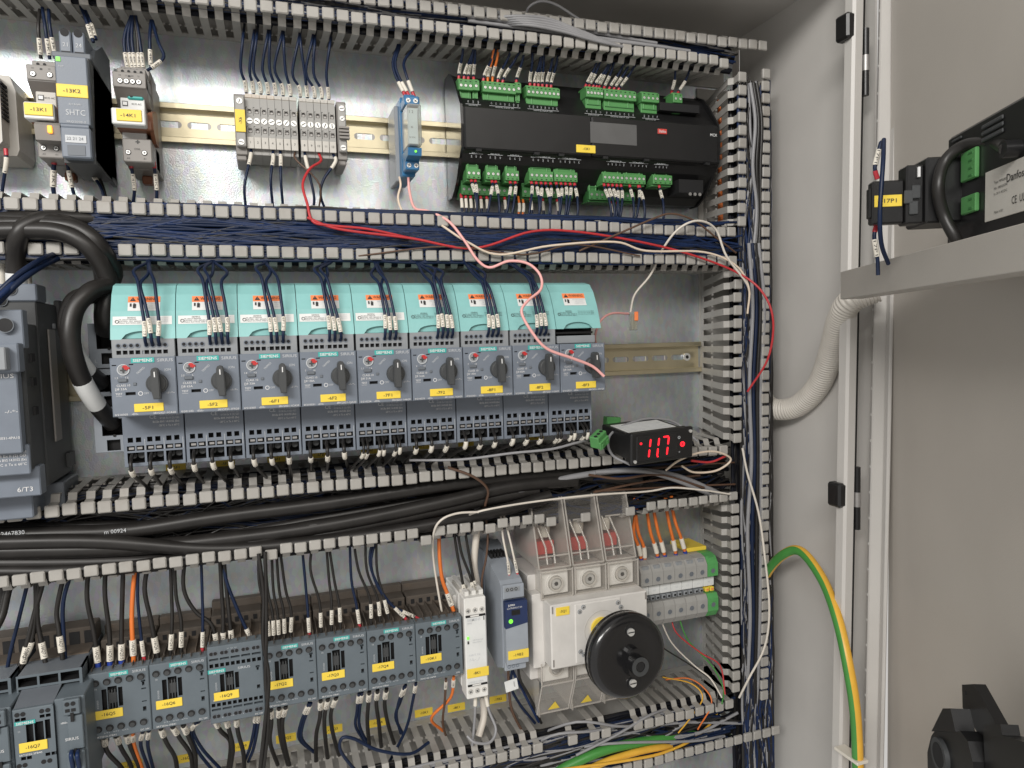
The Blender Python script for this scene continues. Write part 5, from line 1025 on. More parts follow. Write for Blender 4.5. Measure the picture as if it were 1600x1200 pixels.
# rotor
b = MB(); c = Vector((.4165, -.105, -.2755)); T = Matrix.Translation(c) @ Matrix.Rotation(-.05, 4, 'X') @ Matrix.Rotation(.05, 4, 'Z'); b.T = T
b.cyl((0, 0, 0), (0, -1, 0), .0120, .020, 'black', 28); prf = [(.0330, -.0200), (.0385, -.0210), (.0398, -.0235), (.0385, -.0255), (.0400, -.0275), (.0405, -.0320), (.0395, -.0360), (.0365, -.0385), (.0330, -.0395), (.0270, -.0385), (.0230, -.0375), (.0, -.0375)]
n = 56; vs = []; fs = []
for r, y in prf: vs += [(r*math.cos(2*math.pi*k/n), y, r*math.sin(2*math.pi*k/n)) for k in range(n)]
for q in range(len(prf)-1): fs += [(q*n+k, q*n+(k+1) % n, (q+1)*n+(k+1) % n, (q+1)*n+k) for k in range(n)]
b.add(vs, fs, 'black_gloss', True); b.add(vs[:n], [tuple(range(n))], 'black'); b.build('rotor_disc', t)
b = MB(); b.T = T; hex_ = [(.0150*math.cos(a), -.0015+.0150*math.sin(a)) for a in [math.pi*2*k/24 for k in range(24)]]
b.prism_y([(p*.62+.004, q*.95-.004) for p, q in hex_], -.0430, -.0370, 'black_gloss'); b.cyl((.0045, -.0430, -.0060), (0, -1, 0), .0090, .0060, 'black_gloss', 24); b.cyl((.0045, -.0491, -.0060), (0, -1, 0), .0045, .0001, 'hole', 6)
b.ring((.0045, -.0490, -.0060), .0050, .0088, .0008, 'anthracite', 24); b.build('shaft_coupling', t)
b = MB(); b.T = T
for s in (1, -1):
    pts = [(.0042*math.cos(a)+.0010, s*.0255+.0042*math.sin(a)*1.3) for a in [math.pi*2*k/16 for k in range(16)]]; b.prism_y([(p, q+s*0) for p, q in pts], -.0392, -.0372, 'hole')
b.T = None; b.build('slots', t)
for s in (1, -1):
    b = MB(); b.T = T; b.cyl((.0012, -.0392, s*.0240), (0, -1, 0), .0036, .0020, 'steel', 20); b.box(-.0022, .0046, -.0416, -.0412, s*.0240-.0004, s*.0240+.0004, 'hole'); b.build('screw', t)
# clear covers
for k in range(3):
    a0 = .3535+k*.0365; a1 = a0+.0345
    b = MB(); b.box(a0+.0010, a1-.0010, -.0840, -.064, -.2295, -.2015, 'clear_cover', .001); zc2 = -.2165; cx = (a0+a1)/2
    b.build('lower_cover_box', t)
    b = MB(); b.box(a0+.0030, a1-.0030, -.0790, -.066, -.2280, -.2040, 'white', .001); b.ring((cx, -.0790, zc2), .0058, .0075, .0040, 'cream_grey', 28); b.ring((cx, -.0790, zc2), .0080, .0098, .0016, 'white', 28); b.cyl((cx, -.079, zc2), (0, -1, 0), .0050, .0030, 'steel', 20); b.cyl((cx, -.0820, zc2), (0, -1, 0), .0023, .0002, 'hole', 6); b.build('terminal_bolt', t)
    # sloped hood
    hp = [(-.080, -.2010), (-.060, -.1380), (-.010, -.1310), (-.010, -.2010)]
    b = MB()
    for sx in (a0, a1-.0014): b.prism_x(hp, sx, sx+.0014, 'clear_cover')
    b.add([(a0, -.0800, -.2010), (a1, -.0800, -.2010), (a1, -.0600, -.1380), (a0, -.0600, -.1380)], [(0, 1, 2, 3)], 'clear_cover'); b.add([(a0, -.0600, -.1380), (a1, -.0600, -.1380), (a1, -.010, -.1310), (a0, -.010, -.1310)], [(0, 1, 2, 3)], 'clear_cover'); b.build('hood', t)
    b = MB()
    def bar(p, q, r=.0009): b.tube([Vector(p), Vector(q)], r, 'clear_edge', 6)
    for sx in (a0+.0004, a1-.0004):
        bar((sx, -.080, -.2010), (sx, -.060, -.1380)); bar((sx, -.060, -.1380), (sx, -.010, -.1310)); bar((sx, -.084, -.2295), (sx, -.084, -.2015))
    for z, y in ((-.2010, -.080), (-.1380, -.060), (-.2295, -.084), (-.2030, -.084), (-.1900, -.0760)): bar((a0, y, z), (a1, y, z))
    for f in (.28, .52): xx = a0+(a1-a0)*f; bar((xx, -.079, -.1970), (xx+.001, -.0720, -.1820), .0011); bar((xx+.001, -.0720, -.1820), (xx-.004, -.060, -.1600), .0011)
    bar((a0+.009, -.062, -.160), (a0+.026, -.062, -.160), .0010); b.build('cover_ribs', t)
    b = MB(); b.box(a0+.003, a1-.003, -.044, -.012, -.1985, -.1840, 'red_plate', .001); b.build('red_insulator', t)
    b = MB(); b.box(a0+.0090, a0+.0230, -.060, -.012, -.2090, -.1980, 'dull_steel', .001); b.build('busbar_lug', t)
    b = MB(); b.box(a0+.0010, a1-.0010, -.0800, -.040, -.3190, -.2960, 'clear_cover', .001); b.add([(a0, -.0800, -.3190), (a1, -.0800, -.3190), (a1, -.0640, -.3560), (a0, -.0640, -.3560)], [(0, 1, 2, 3)], 'clear_cover'); b.box(a0, a0+.001, -.0700, -.010, -.3560, -.3190, 'clear_cover')
    for z, y in ((-.3190, -.080), (-.3560, -.064)): b.tube([Vector((a0, y, z)), Vector((a1, y, z))], .0009, 'clear_edge', 6)
    for sx in (a0, a1): b.tube([Vector((sx, -.080, -.3190)), Vector((sx, -.064, -.3560))], .0009, 'clear_edge', 6); b.tube([Vector((sx, -.080, -.296)), Vector((sx, -.080, -.3190))], .0009, 'clear_edge', 6)
    b.build('bottom_cover', t); b = MB(); b.box(a0+.0030, a1-.0030, -.0750, -.060, -.3180, -.2950, 'white', .001); b.ring((cx, -.0750, -.3050), .0058, .0075, .0035, 'cream_grey', 28); b.cyl((cx, -.075, -.3050), (0, -1, 0), .0040, .0030, 'dull_steel', 20); b.build('terminal_bolt', t)
    b = MB(); y0 = -.0660; b.add([(cx-.0065, y0-.0005, -.3520), (cx+.0065, y0-.0005, -.3520), (cx, y0-.0050, -.3420)], [(0, 1, 2)], 'yellow_label'); b.add([(cx-.0045, y0-.0009, -.3510), (cx+.0045, y0-.0009, -.3510), (cx, y0-.0040, -.3440)], [(0, 1, 2)], 'black_print'); b.add([(cx-.0033, y0-.0013, -.3503), (cx+.0033, y0-.0013, -.3503), (cx, y0-.0036, -.3452)], [(0, 1, 2)], 'yellow_label'); b.build('hazard_sign', t)
for k, u in enumerate((833, 848, 879, 901, 925, 943)):
    p = u; z = (-.168, -.162)[k % 2]; yy = (-.028, -.046)[k % 2]; q = at(u, 790, yy)
    wire([Vector((q.x-.004, yy-.004, -.095)), Vector((q.x-.001, yy-.002, -.125)), Vector((q.x, yy, -.150)), Vector((q.x+.001, yy, z-.002))], .0058 if k != 1 else .0056, K_, f'{ORD[k]} heavy black supply cable from the left dropping into the clear main switch covers', 'supply cables of the main switch', cat='cable', name='cable')
    b = MB(); b.cyl((q.x+.001, yy, z), (0, 0, -1), .0062, .016, 'sleeve', 16, r2=.0050); tag(b.build('cable_boot', loc=(q.x, yy, z)), f'{ORD[k]} cream cable boot from the left under the clear main switch hoods', 'cable boot', 'cream boots on the supply cables')

# terminal block group on the right
g = 'grey terminals beside the main switch'
for k in range(7):
    gr = k == 6; x = .4745+k*.0137; m = 'terminal_green' if gr else 'term_grey'
    t = thing('terminal', 'green earth terminal at the right end beside the main switch' if gr else f'{ORD[k]} large grey terminal from the left beside the main switch', 'terminal', (x+.0065, 0, -.25), None if gr else g); b = MB()
    b.box(x, x+.0134, -.052, -.008, -.2880, -.2170, m, .0006)
    b.prism_x([(-.052, -.2170), (-.060, -.2190), (-.0650, -.2260), (-.0650, -.2400), (-.052, -.2430)], x, x+.0133, m); b.prism_x([(-.052, -.2600), (-.0620, -.2600), (-.0650, -.2650), (-.0650, -.2790), (-.0600, -.2860), (-.052, -.2880)], x, x+.0133, m)
    b.build('body', t); b = MB()
    b.ring((x+.0067, -.0650, -.2340), .0027, .0034, .0006, m, 18); b.cyl((x+.0067, -.0652, -.2340), (0, -1, 0), .0027, .0002, 'slate_side', 16); b.build('screw_hole', t); b = MB(); b.ring((x+.0067, -.0650, -.2720), .0027, .0034, .0006, m, 18); b.cyl((x+.0067, -.0652, -.2720), (0, -1, 0), .0027, .0002, 'slate_side', 16); b.build('screw_hole', t)
    b = MB(); b.box(x+.003, x+.0105, -.0630, -.0600, -.2235, -.2195, 'slate_light' if not gr else m, .0004); b.ring((x+.0067, -.0630, -.2215), .0005, .0008, .0001, m); b.build('test_slot', t)
    b = MB(); b.box(x+.0001, x+.0133, -.0570, -.050, -.2535, -.2435, 'white_sticker', .0003); b.text(('N1', 'N2', 'N3', 'L1', 'L2', 'L3', 'PE')[k], x+.0068, -.2490, -.0573, .0020, 'grey_print'); b.build('marking_strip', t)
    b = MB()
    for q in (0, 1): b.box(x+.0012+q*.0062, x+.0060+q*.0062, -.0590, -.050, -.2595, -.2545, 'yellow_label' if gr else 'slate_light', .0006); b.quad(x+.0022+q*.0062, x+.0048+q*.0062, -.2580, -.2558, -.0592, 'hole' if not gr else 'orange_label')
    b.build('jumper_slot', t)
    if gr: b = MB(); b.box(x-.0140, x+.0120, -.046, -.010, -.2168, -.2120, 'yellow_label', .001); b.build('yellow_foot', t)
for k, (pts) in enumerate(([(995, 790), (990, 830), (998, 855), (1003, 880)], [(992, 790), (997, 830), (1006, 855), (1008, 884)], [(1010, 790), (1016, 830), (1024, 855), (1029, 876)], [(1020, 790), (1028, 830), (1034, 850), (1040, 874)], [(1040, 788), (1046, 820), (1052, 845), (1057, 872)], [(1049, 786), (1055, 815), (1064, 840), (1072, 868)])):
    wire([(pts[0][0], pts[0][1]-10, -.05)]+[(u, v, -.046) for u, v in pts], .0019, O_, f'{ORD[k]} orange wire from the left into the grey terminals beside the main switch', 'orange wires above the grey terminals', sleeve=(.009, .012), ferr='blue_ferrule')
for k, (pts, m, r, lab) in enumerate((([(1032, 968), (1050, 1005), (1085, 1040), (1110, 1060), (1128, 1090)], 'white_wire', .0009, 'thin white'), ([(1048, 964), (1058, 990), (1095, 1020), (1125, 1040), (1133, 1085)], 'red_wire', .0008, 'thin red'), ([(1060, 962), (1075, 1000), (1112, 1040), (1130, 1075), (1128, 1100)], 'green_wire', .0008, 'thin green'),
                                    ([(1000, 985), (1040, 1015), (1080, 1040), (1118, 1070), (1120, 1105)], K_, .0008, 'thin black'), ([(1040, 1062), (1075, 1060), (1100, 1075), (1112, 1100), (1090, 1140)], 'orange_wire', .0008, 'thin orange'), ([(1035, 1058), (1080, 1068), (1098, 1090), (1080, 1120), (1060, 1145)], 'yellow_wire', .0008, 'thin yellow brown'),
                                    ([(1105, 1098), (1120, 1115), (1090, 1150), (1040, 1175), (980, 1188), (860, 1205)], 'yellow_wire', .0015, 'yellow')),):
    wire([(u, v, -.050-.009*min(q, 4)) for q, (u, v) in enumerate(pts)], r, m, f'{lab} wire curving into the lower right corner of the plate')
cable([(840, 1225, -.070), (890, 1196, -.074), (945, 1172, -.076), (1010, 1158, -.072), (1080, 1148, -.060), (1160, 1150, -.03)], .0050, 'green_wire', 'thick green earth cable lying in the bottom duct')
cable([(880, 1230, -.074), (925, 1200, -.078), (970, 1182, -.079), (1030, 1168, -.074), (1110, 1160, -.04)], .0036, 'yellow_wire', 'thick yellow earth cable lying in the bottom duct')

# ------------------------------------------------------------------ thick cables in the third duct
g = 'thick black cables lying in the third duct'
for k, (pts, r, lab) in enumerate((([(-30, 838), (80, 834), (200, 829), (340, 808), (520, 785), (700, 757), (850, 741), (930, 742), (1000, 752)], .0066, 'topmost'), ([(-30, 862), (200, 856), (400, 837), (550, 814), (700, 783), (800, 760), (900, 750)], .0066, 'second'),
                                    ([(-30, 848), (150, 846), (330, 858), (480, 848), (640, 826), (780, 798), (860, 775)], .0060, 'middle'), ([(-30, 880), (160, 878), (340, 868), (470, 842), (620, 810), (760, 780), (840, 765)], .0066, 'fourth'), ([(-30, 893), (100, 892), (230, 882), (340, 862), (450, 830), (560, 812)], .0060, 'lowest'))):
    cable([(u, v, -.062-.004*(k % 3)) for u, v in pts], r, K_, f'{lab} thick black cable lying in the duct under the breakers', group=g, n=16)
b = MB()
for s, u, v in (('2467830', 20, 833), ('m 00924', 180, 830)):
    p = at(u, v, -.0700); b.text(s, p.x, p.z, -.0700, .0032, 'grey_print')
b.mats and tag(b.build('cable_print', loc=at(100, 832, -.070)), 'white lettering printed along the topmost thick black cable', 'lettering')

for k, (pts, r, lab) in enumerate((([(-30, 870), (150, 868), (300, 848), (450, 820), (620, 790), (760, 765), (880, 748)], .0062, 'rear upper'), ([(-30, 826), (120, 822), (260, 818), (420, 800), (600, 768), (760, 742), (900, 728)], .0045, 'rear topmost'), ([(-30, 900), (120, 888), (260, 868), (400, 850), (560, 822), (700, 798), (820, 772)], .0055, 'rear lowest'), ([(300, 872), (420, 854), (560, 830), (700, 806), (790, 786)], .0040, 'short lower'))):
    cable([(u, v, -.050-.002*k) for u, v in pts], r, K_, f'{lab} thick black cable behind the others in the third duct', group=g, n=16)
for k, (pts, m) in enumerate((([(825, 1155, -.04), (900, 1128, -.080), (980, 1135, -.080), (1060, 1120, -.04)], G_), ([(800, 1190, -.04), (860, 1150, -.076), (940, 1140, -.078), (1060, 1112, -.04)], G_), ([(900, 1180, -.078), (960, 1150, -.080), (1010, 1120, -.078), (1040, 1108, -.07)], G_), ([(845, 1180, -.04), (950, 1162, -.081), (1080, 1158, -.08), (1130, 1150, -.07)], G_))):
    wire(pts, .0014, m, f'{ORD[k]} light wire lying over the bottom duct near the rotor', 'light wires over the bottom duct')
# loose wires and cables over the ducts
wire([(480, 340, -.083), (530, 358, -.084), (640, 372, -.084), (740, 388, -.084), (830, 362, -.084), (900, 362, -.084), (1000, 378, -.084), (1080, 398, -.085), (1150, 425, -.09), (1190, 455, -.105), (1208, 500, -.112), (1200, 560, -.105), (1168, 612, -.085)], .0012, 'red_wire', 'long red wire over the second duct looping out over the right side', sub=7)
wire([(690, 352, -.084), (730, 378, -.086), (780, 398, -.086), (860, 384, -.086), (960, 378, -.086), (1010, 392, -.085), (1100, 394, -.086), (1150, 415, -.09), (1170, 450, -.092), (1168, 490, -.088)], .0011, 'cream_wire', 'cream wire lying along the second duct towards the right', sub=7)
wire([(985, 488, -.05), (992, 460, -.055), (1016, 430, -.065), (1035, 390, -.078), (1060, 358, -.09), (1090, 345, -.095), (1118, 358, -.09), (1135, 400, -.09), (1165, 440, -.092), (1172, 460, -.088)], .0012, 'white_wire', 'white wire rising from the orange connector and arching over the right duct', sub=7)
wire([(905, 392, -.082), (960, 368, -.086), (1020, 342, -.09), (1050, 334, -.092), (1085, 345, -.092), (1120, 372, -.088), (1150, 395, -.084)], .0010, 'brown_wire', 'thin brown wire arching in front of the controller corner', sub=7)
wire([(932, 540, -.06), (930, 525, -.075), (938, 502, -.08), (955, 490, -.07), (982, 490, -.052)], .0012, 'pink_wire', 'short pink wire from behind the last breaker to the orange connector')
wire([(560, 400, -.08), (700, 385, -.084), (820, 398, -.086), (900, 382, -.085), (1000, 400, -.083)], .0008, 'brown_wire', 'thin brown wire lying on top of the second duct')
wire([(725, 812, -.05), (745, 800, -.084), (820, 786, -.084), (920, 774, -.085), (1010, 768, -.085), (1050, 762, -.085), (1100, 766, -.085), (1140, 772, -.083)], .0010, 'white_wire', 'long thin white wire along the lower edge of the third duct')
wire([(1160, 700, -.085), (1168, 740, -.087), (1185, 800, -.09), (1195, 870, -.095), (1202, 950, -.10), (1195, 1010, -.10), (1170, 1060, -.095), (1155, 1090, -.085)], .0012, 'white_wire', 'white wire bowing out beside the lower right duct')
wire([(700, 730, -.082), (740, 745, -.085), (762, 765, -.08), (758, 790, -.07)], .0013, 'brown_wire', 'brown wire crossing the thick black cables')
wire([(640, 719, -.085), (720, 718, -.10), (800, 708, -.11), (860, 702, -.115), (900, 692, -.112), (918, 688, -.10)], .0012, 'grey_wire', 'grey wire lying over the duct teeth below the breakers')
cable([(740, 792, -.06), (820, 764, -.066), (900, 744, -.070), (980, 735, -.072), (1050, 742, -.070), (1110, 765, -.066), (1145, 785, -.06)], .0030, 'grey_wire', 'thick light grey cable curving along the third duct')
cable([(930, 738, -.074), (1000, 736, -.078), (1060, 752, -.074), (1120, 778, -.066)], .0022, 'grey_wire', 'thinner grey cable above the thick grey one in the third duct')
cable([(920, 742, -.078), (970, 748, -.08), (1030, 742, -.078), (1100, 762, -.07)], .0013, 'brown_wire', 'brown cable along the right end of the third duct')
cable([(1040, 735, -.084), (1060, 720, -.09), (1090, 708, -.094), (1120, 706, -.092), (1142, 718, -.088), (1120, 735, -.085), (1085, 738, -.084), (1065, 728, -.084)], .0011, 'cream_wire', 'cream wire loop right of the temperature display')
wire([(1080, 720, -.084), (1110, 722, -.086), (1135, 712, -.086)], .0012, 'red_wire', 'short red wire inside the cream loop right of the temperature display')
cable([(822, 30, -.06), (826, 12, -.07), (845, 2, -.075), (870, 8, -.075), (905, 30, -.072), (950, 52, -.068), (1010, 62, -.06), (1060, 78, -.05)], .0013, 'grey_wire', 'grey cable rising in a loop above the top duct')
for k in range(5): cable([(735+k*5, 34+k*3, -.050), (790+k*5, 26+k*3, -.080), (850+k*6, 28+k*5, -.083), (900+k*6, 46+k*4, -.083), (940+k*9, 62+k*3, -.078), (985+k*9, 84, -.050)], .0015, 'grey_wire', f'{ORD[k]} grey cable of the bundle arching into the top duct', group='grey cables over the top duct')
for k in range(3): cable([(1172+k*5, 130, -.078), (1180+k*5, 190, -.080), (1176+k*6, 260, -.078), (1182+k*3, 330, -.076), (1174+k*5, 420, -.078)], .0019, ('grey_wire', K_, K_)[k], f'{ORD[k]} thick cable from the left bulging out of the right duct beside the controller', group='thick cables in the right hand duct')
for k in range(4): cable([(1170+k*5, 380, -.078), (1176+k*6, 480, -.079), (1171+k*6, 600, -.077), (1174+k*5, 720, -.078), (1168+k*7, 830, -.077), (1172+k*5, 960, -.078), (1168+k*5, 1080, -.075), (1172, 1180, -.07)], .0020, ('grey_wire', N_, K_, 'grey_wire')[k], f'{ORD[k]} long cable from the left running down the whole right duct', group='thick cables in the right hand duct')

# orange lever connector
t = thing('lever_connector', 'small clear lever connector with orange lever hanging on two wires', 'connector', at(988, 500, -.05)); p = at(988, 500, -.05); b = MB()
b.box(p.x-.0036, p.x+.0036, -.056, -.048, p.z-.0110, p.z+.0085, 'clear_relay', .0008); b.build('housing', t)
b = MB(); b.box(p.x-.0010, p.x+.0034, -.0575, -.056, p.z-.0010, p.z+.0085, 'orange_label', .0005); b.build('lever', t)
b = MB(); [b.box(p.x-.0028+k*.0032, p.x-.0008+k*.0032, -.0550, -.050, p.z-.0100, p.z+.0060, 'rail_zinc', .0003) for k in range(2)]; b.build('metal_clamp', t)

# temperature display
t = thing('temperature_display', 'black panel temperature controller with red digits lying on the duct', 'temperature controller', at(1020, 700, -.12))
A = at(983, 675, -.125); B = at(1084, 668, -.125); Bm = at(983, 726, -.125); wd = .0700; 
T = Matrix.Translation((A+B)/2+(Bm-A)/2) @ Matrix.Rotation(.06, 4, 'Z') @ Matrix.Rotation(-.035, 4, 'Y') @ Matrix.Rotation(.10, 4, 'X')
hw = (B-A).length/2; hh = (Bm-A).length/2
b = MB(); b.T = T; b.box(-hw+.003, hw-.003, .004, .060, -hh+.003, hh-.003, 'black', .0012); b.box(-hw+.0015, hw-.0015, .002, .012, -hh+.0015, hh-.0015, 'black', .001); b.build('housing', t)
b = MB(); b.T = T; b.box(-hw, hw, -.0015, .004, -hh, hh, 'black', .0014); b.box(-hw+.0055, hw-.018, -.0020, 0, -hh+.003, hh-.003, 'black_gloss', .0010); b.build('bezel', t)
def seg(b, cx, segs, h, w_, th=.0016, sl=.12):
    S_ = {'b': (w_/2, h*.27, 0), 'c': (w_/2, -h*.27, 0), 'a': (0, h/2, 1), 'g': (0, 0, 1), 'd': (0, -h/2, 1), 'f': (-w_/2, h*.27, 0), 'e': (-w_/2, -h*.27, 0)}
    for s in segs:
        x, z, hz = S_[s]; L = (w_ if hz else h*.42)/2
        pts = [(-L, 0), (-L+th/2, th/2), (L-th/2, th/2), (L, 0), (L-th/2, -th/2), (-L+th/2, -th/2)] if hz else [(0, -L), (th/2, -L+th/2), (th/2, L-th/2), (0, L), (-th/2, L-th/2), (-th/2, -L+th/2)]
        b.prism_y([(cx+x+p+sl*(z+q), z+q) for p, q in pts], -.0025, -.0019, 'led_red')
b = MB(); b.T = T; seg(b, -.0195, 'bc', .0185, .0085); seg(b, -.0100, 'bc', .0185, .0085); seg(b, .0020, 'abc', .0185, .0065); b.cyl((-.0062, -.0020, -.0092), (0, -1, 0), .0009, .0005, 'led_red', 10); b.ring((-.0250, -.002, .0055), .0006, .0012, .0005, 'led_red', 12)
b.ring((.0225, -.0015, -.0005), .0010, .0026, .0006, 'led_red', 18); b.build('led_digits', t)
b = MB(); b.T = T; b.ring((.0185, -.0015, .0065), .0010, .0014, .0003, 'grey_print', 14); b.text('*', .0190, -.0080, -.0018, .003, 'grey_print'); b.text('.', .0150, .0080, -.0018, .003, 'led_red'); b.build('key_symbols', t)
for sx, sz in ((-hw+.004, -hh+.004), (hw-.004, hh-.004)): b = MB(); b.T = T; b.cyl((sx, -.0015, sz), (0, -1, 0), .0016, .0014, 'steel', 14); b.build('screw', t)
b = MB(); b.T = T; b.box(-hw+.0075, hw-.0085, .014, .050, hh-.0030, hh-.0026, 'white_sticker')
for k in range(6): b.box(-hw+.010, hw-.012-.008*(k % 2), .018+k*.0048, .0195+k*.0048, hh-.0026, hh-.00255, 'grey_print')
b.build('type_label', t)
cable([(985, 726, -.108), (958, 712, -.10), (950, 690, -.10), (962, 672, -.088), (1000, 656, -.075), (1035, 655, -.07), (1060, 663, -.07), (1090, 690, -.08)], .0013, 'grey_wire', 'light grey wire draped over the back of the temperature display')
def green_plug(c, rot, label, n=3, s=1.):
    t = thing('plug_connector', label, 'connector', c); b = MB(); b.T = Matrix.Translation(c) @ rot
    b.box(-.0080*s, .0080*s, -.0050*s, .0050*s, -.0060*s, .0060*s, 'green', .0008); b.box(-.0080*s, .0080*s, -.0070*s, -.0045*s, -.0070*s, .0010*s, 'green', .0006); b.box(-.0070*s, -.0035*s, -.0080*s, -.0070*s, -.0060*s, -.001*s, 'green', .0004)
    b.box(.0020*s, .0060*s, -.0080*s, -.0070*s, -.0060*s, -.001*s, 'green', .0004); b.build('body', t)
    for k in range(n): b = MB(); b.T = Matrix.Translation(c) @ rot; b.cyl(((-.0053+k*.0050)*s, -.0010, .0060*s), (0, 0, 1), .0018*s, .0002, 'hole', 12); b.build('screw_hole', t)
green_plug(at(935, 686, -.115), Matrix.Rotation(-.45, 4, 'Y') @ Matrix.Rotation(.5, 4, 'Z') @ Matrix.Rotation(.35, 4, 'X'), 'green plug connector lying tilted at the left of the temperature display')
green_plug(at(956, 660, -.060), Matrix.Rotation(.1, 4, 'Y'), 'green plug connector standing behind the temperature display')

# ================================================================== RIGHT SIDE: door, hinges, conduit, earth cable
H = Vector((.6672, -.2000, 0)); da = Vector((-.4375, -.8992, 0)); dn_ = Vector((-.8992, .4375, 0))
DT = Matrix(((da.x, -dn_.x, 0, H.x), (da.y, -dn_.y, 0, H.y), (0, 0, 1, 0), (0, 0, 0, 1)))      # local x along the door, local -y towards the inside
def dp(u, v, h=0):      # pixel -> local (s, z) on the plane at stand off h
    d = _f2+_r3*((u-800)/F)-_u3*((v-600)/F); t = ((H+dn_*h-CAM).dot(dn_))/d.dot(dn_); P = CAM+d*t; return (P-H).dot(da), P.z
def sp(u, v, s):        # pixel -> local (h, z) on the plane at distance s
    d = _f2+_r3*((u-800)/F)-_u3*((v-600)/F); t = ((H+da*s-CAM).dot(da))/d.dot(da); P = CAM+d*t; return (P-H).dot(dn_), P.z
def D(s, h, z): return DT @ Vector((s, -h, z))
door = thing('cabinet_door', 'light grey cabinet door standing open, seen on its inner side', 'door', (H.x, H.y, -.8))
b = MB(DT); b.box(.003, .80, .0005, .0030, -.80, ZC+.10, 'door_paint'); b.build('door_leaf', door)
DS = Matrix(((1, 0, SH, 0), (0, 1, 0, 0), (0, 0, 1, 0), (0, 0, 0, 1)))
b = MB(DS @ DT); b.box(-.0030, .0030, -.014, .0030, -.80, ZC+.10, 'cabinet_paint', .0010); b.box(.0030, .0130, -.0035, 0, -.80, ZC+.10, 'cabinet_paint', .0010)
z = -.78
while z < ZC+.1: b.cyl((-.0002, -.0140, z), (0, -1, 0), .0014, .0003, 'white', 8); z += .025
b.build('perforated_rail', door)
b = MB(SHM); b.box(XF+.0130, XF+.0220, YF-.004, YF+.004, -.80, ZC+.05, 'black'); b.build('gap_shade_strip', door)  # black strip painting in the dark shade of the gap between flange and door
# hinges: black clip inside the flange and pin in the gap
for k, (v, lab) in enumerate(((52, 'upper'), (766, 'lower'))):
    t = thing('hinge', f'{lab} black door hinge at the cabinet flange', 'hinge', at(1330, v, YF+.004)); z = X_ = at(1328, v, YF+.004).z; b = MB(); xc = XF+SH*z; b.box(xc-.0060, xc+.004, YF-.0125, YF+.004, z-.0115, z+.0115, 'black', .0020); b.build('clip', t)
    u = 1361 if k == 0 else 1350; q = at(u, v+(15 if k else 40), YF-.018); b = MB(); q.x = XF+SH*q.z+.0175; b.cyl((q.x, YF-.010, q.z-.030), (0, 0, 1), .0032, .060, 'black', 14); b.build('hinge_leaf', t); b = MB(); b.cyl((q.x, YF-.010, q.z-.008), (0, 0, 1), .0036, .014, 'dull_steel', 14); b.build('hinge_pin', t)
# bar in front of the door
s0, z1 = dp(1313, 425, .070); _, z0 = dp(1313, 468, .070)
t = thing('mounting_bar', 'grey channel shaped mounting bar fixed across the open door', 'mounting bar', D(s0, .07, z0)); b = MB(DT)
b.box(s0, .62, -.0700, -.0685, z0, z1, 'bar_paint', .0005); b.box(s0, .62, -.0685, -.030, z1-.0015, z1, 'bar_paint'); b.box(s0, .62, -.0685, -.052, z0, z0+.0015, 'bar_paint'); b.box(s0, s0+.0015, -.0685, -.052, z0, z1, 'bar_paint')
b.build('channel', t)
# operator panel seen from the back
hp = .052; sA, zA = dp(1480, 216, hp); sB, zB = dp(1497, 388, hp)
t = thing('operator_panel', 'black back of an operator panel with white rating label on the door', 'operator panel', D(sA, 0, zA)); b = MB(DT)
b.box(sA, sA+.165, -hp, -.0005, z1-.006, zA, 'black', .002)
for u, v, w_ in ((1535, 195, .018), (1537, 212, .018), (1540, 205, .018)): pass
for k in range(3): s_, z_ = dp(1536, 200+k*10, hp); b.box(s_, s_+.022, -hp-.0012, -hp, z_-.0012, z_+.0012, 'anthracite', .0006)
for k in range(2): s_, z_ = dp(1489, 222+k*38, hp); b.box(s_, s_+.012, -hp-.0010, -hp, z_-.0008, z_+.0008, 'anthracite', .0004)
b.build('housing', t)
def dq(b, u0, v0, u1, v1, m, h, th=.0005):
    s0_, za = dp(u0, v0, h); s1_, zb_ = dp(u1, v1, h); b.box(s0_, s1_, -h-th, -h, zb_, za, m, .0002); return (s0_+s1_)/2, (za+zb_)/2, s1_-s0_
b = MB(DT); cx, cz, w_ = dq(b, 1478, 275, 1499, 292, 'yellow_label', hp); b.text('-8K2', cx, cz, -hp-.0008, .0030, 'black_print', w=w_*.5); b.build('name_tag', t)
b = MB(DT); cx, cz, w_ = dq(b, 1541, 270, 1640, 318, 'cream_grey', hp); 
b.text('Danfoss', cx+.002, cz+.0060, -hp-.0008, .0042, 'black_print', w=.018, bold=.01)
for k, s in enumerate(('Type: MMIGRS2', 'No. 080G0294', 'In: 24 V AC/DC')): b.text(s, cx-w_*.22, cz+.006-k*.0030, -hp-.0008, .0013, 'black_print', w=.013)
b.text('CE  UL', cx+.004, cz-.0065, -hp-.0008, .0040, 'black_print', w=.012); b.text('Made in EU', cx-w_*.25, cz-.0100, -hp-.0008, .0013, 'black_print'); b.build('rating_label', t)
b = MB(DT); dq(b, 1480, 326, 1492, 346, 'white_sticker', hp); b.build('warning_sticker', t)
for v0, v1, n in ((240, 276, 4), (309, 329, 2)):
    b = MB(DT); s_, za = dp(1508, v0, hp); s2, zb_ = dp(1531, v1, hp); b.box(s_, s2, -hp-.0025, -hp, zb_, za, 'green', .0006)
    for k in range(n): b.box(s_+(s2-s_)*.55, s_+(s2-s_)*.8, -hp-.0028, -hp-.0024, zb_+(za-zb_)*(k+.35)/n, zb_+(za-zb_)*(k+.6)/n, 'green_dark')
    b.build('plug_connector', t)
s_, za = dp(1585, 235, hp); b = MB(DT); b.cyl((s_+.004, -hp, za), (0, -1, 0), .0045, .008, 'black', 18); b.build('cable_socket', t)
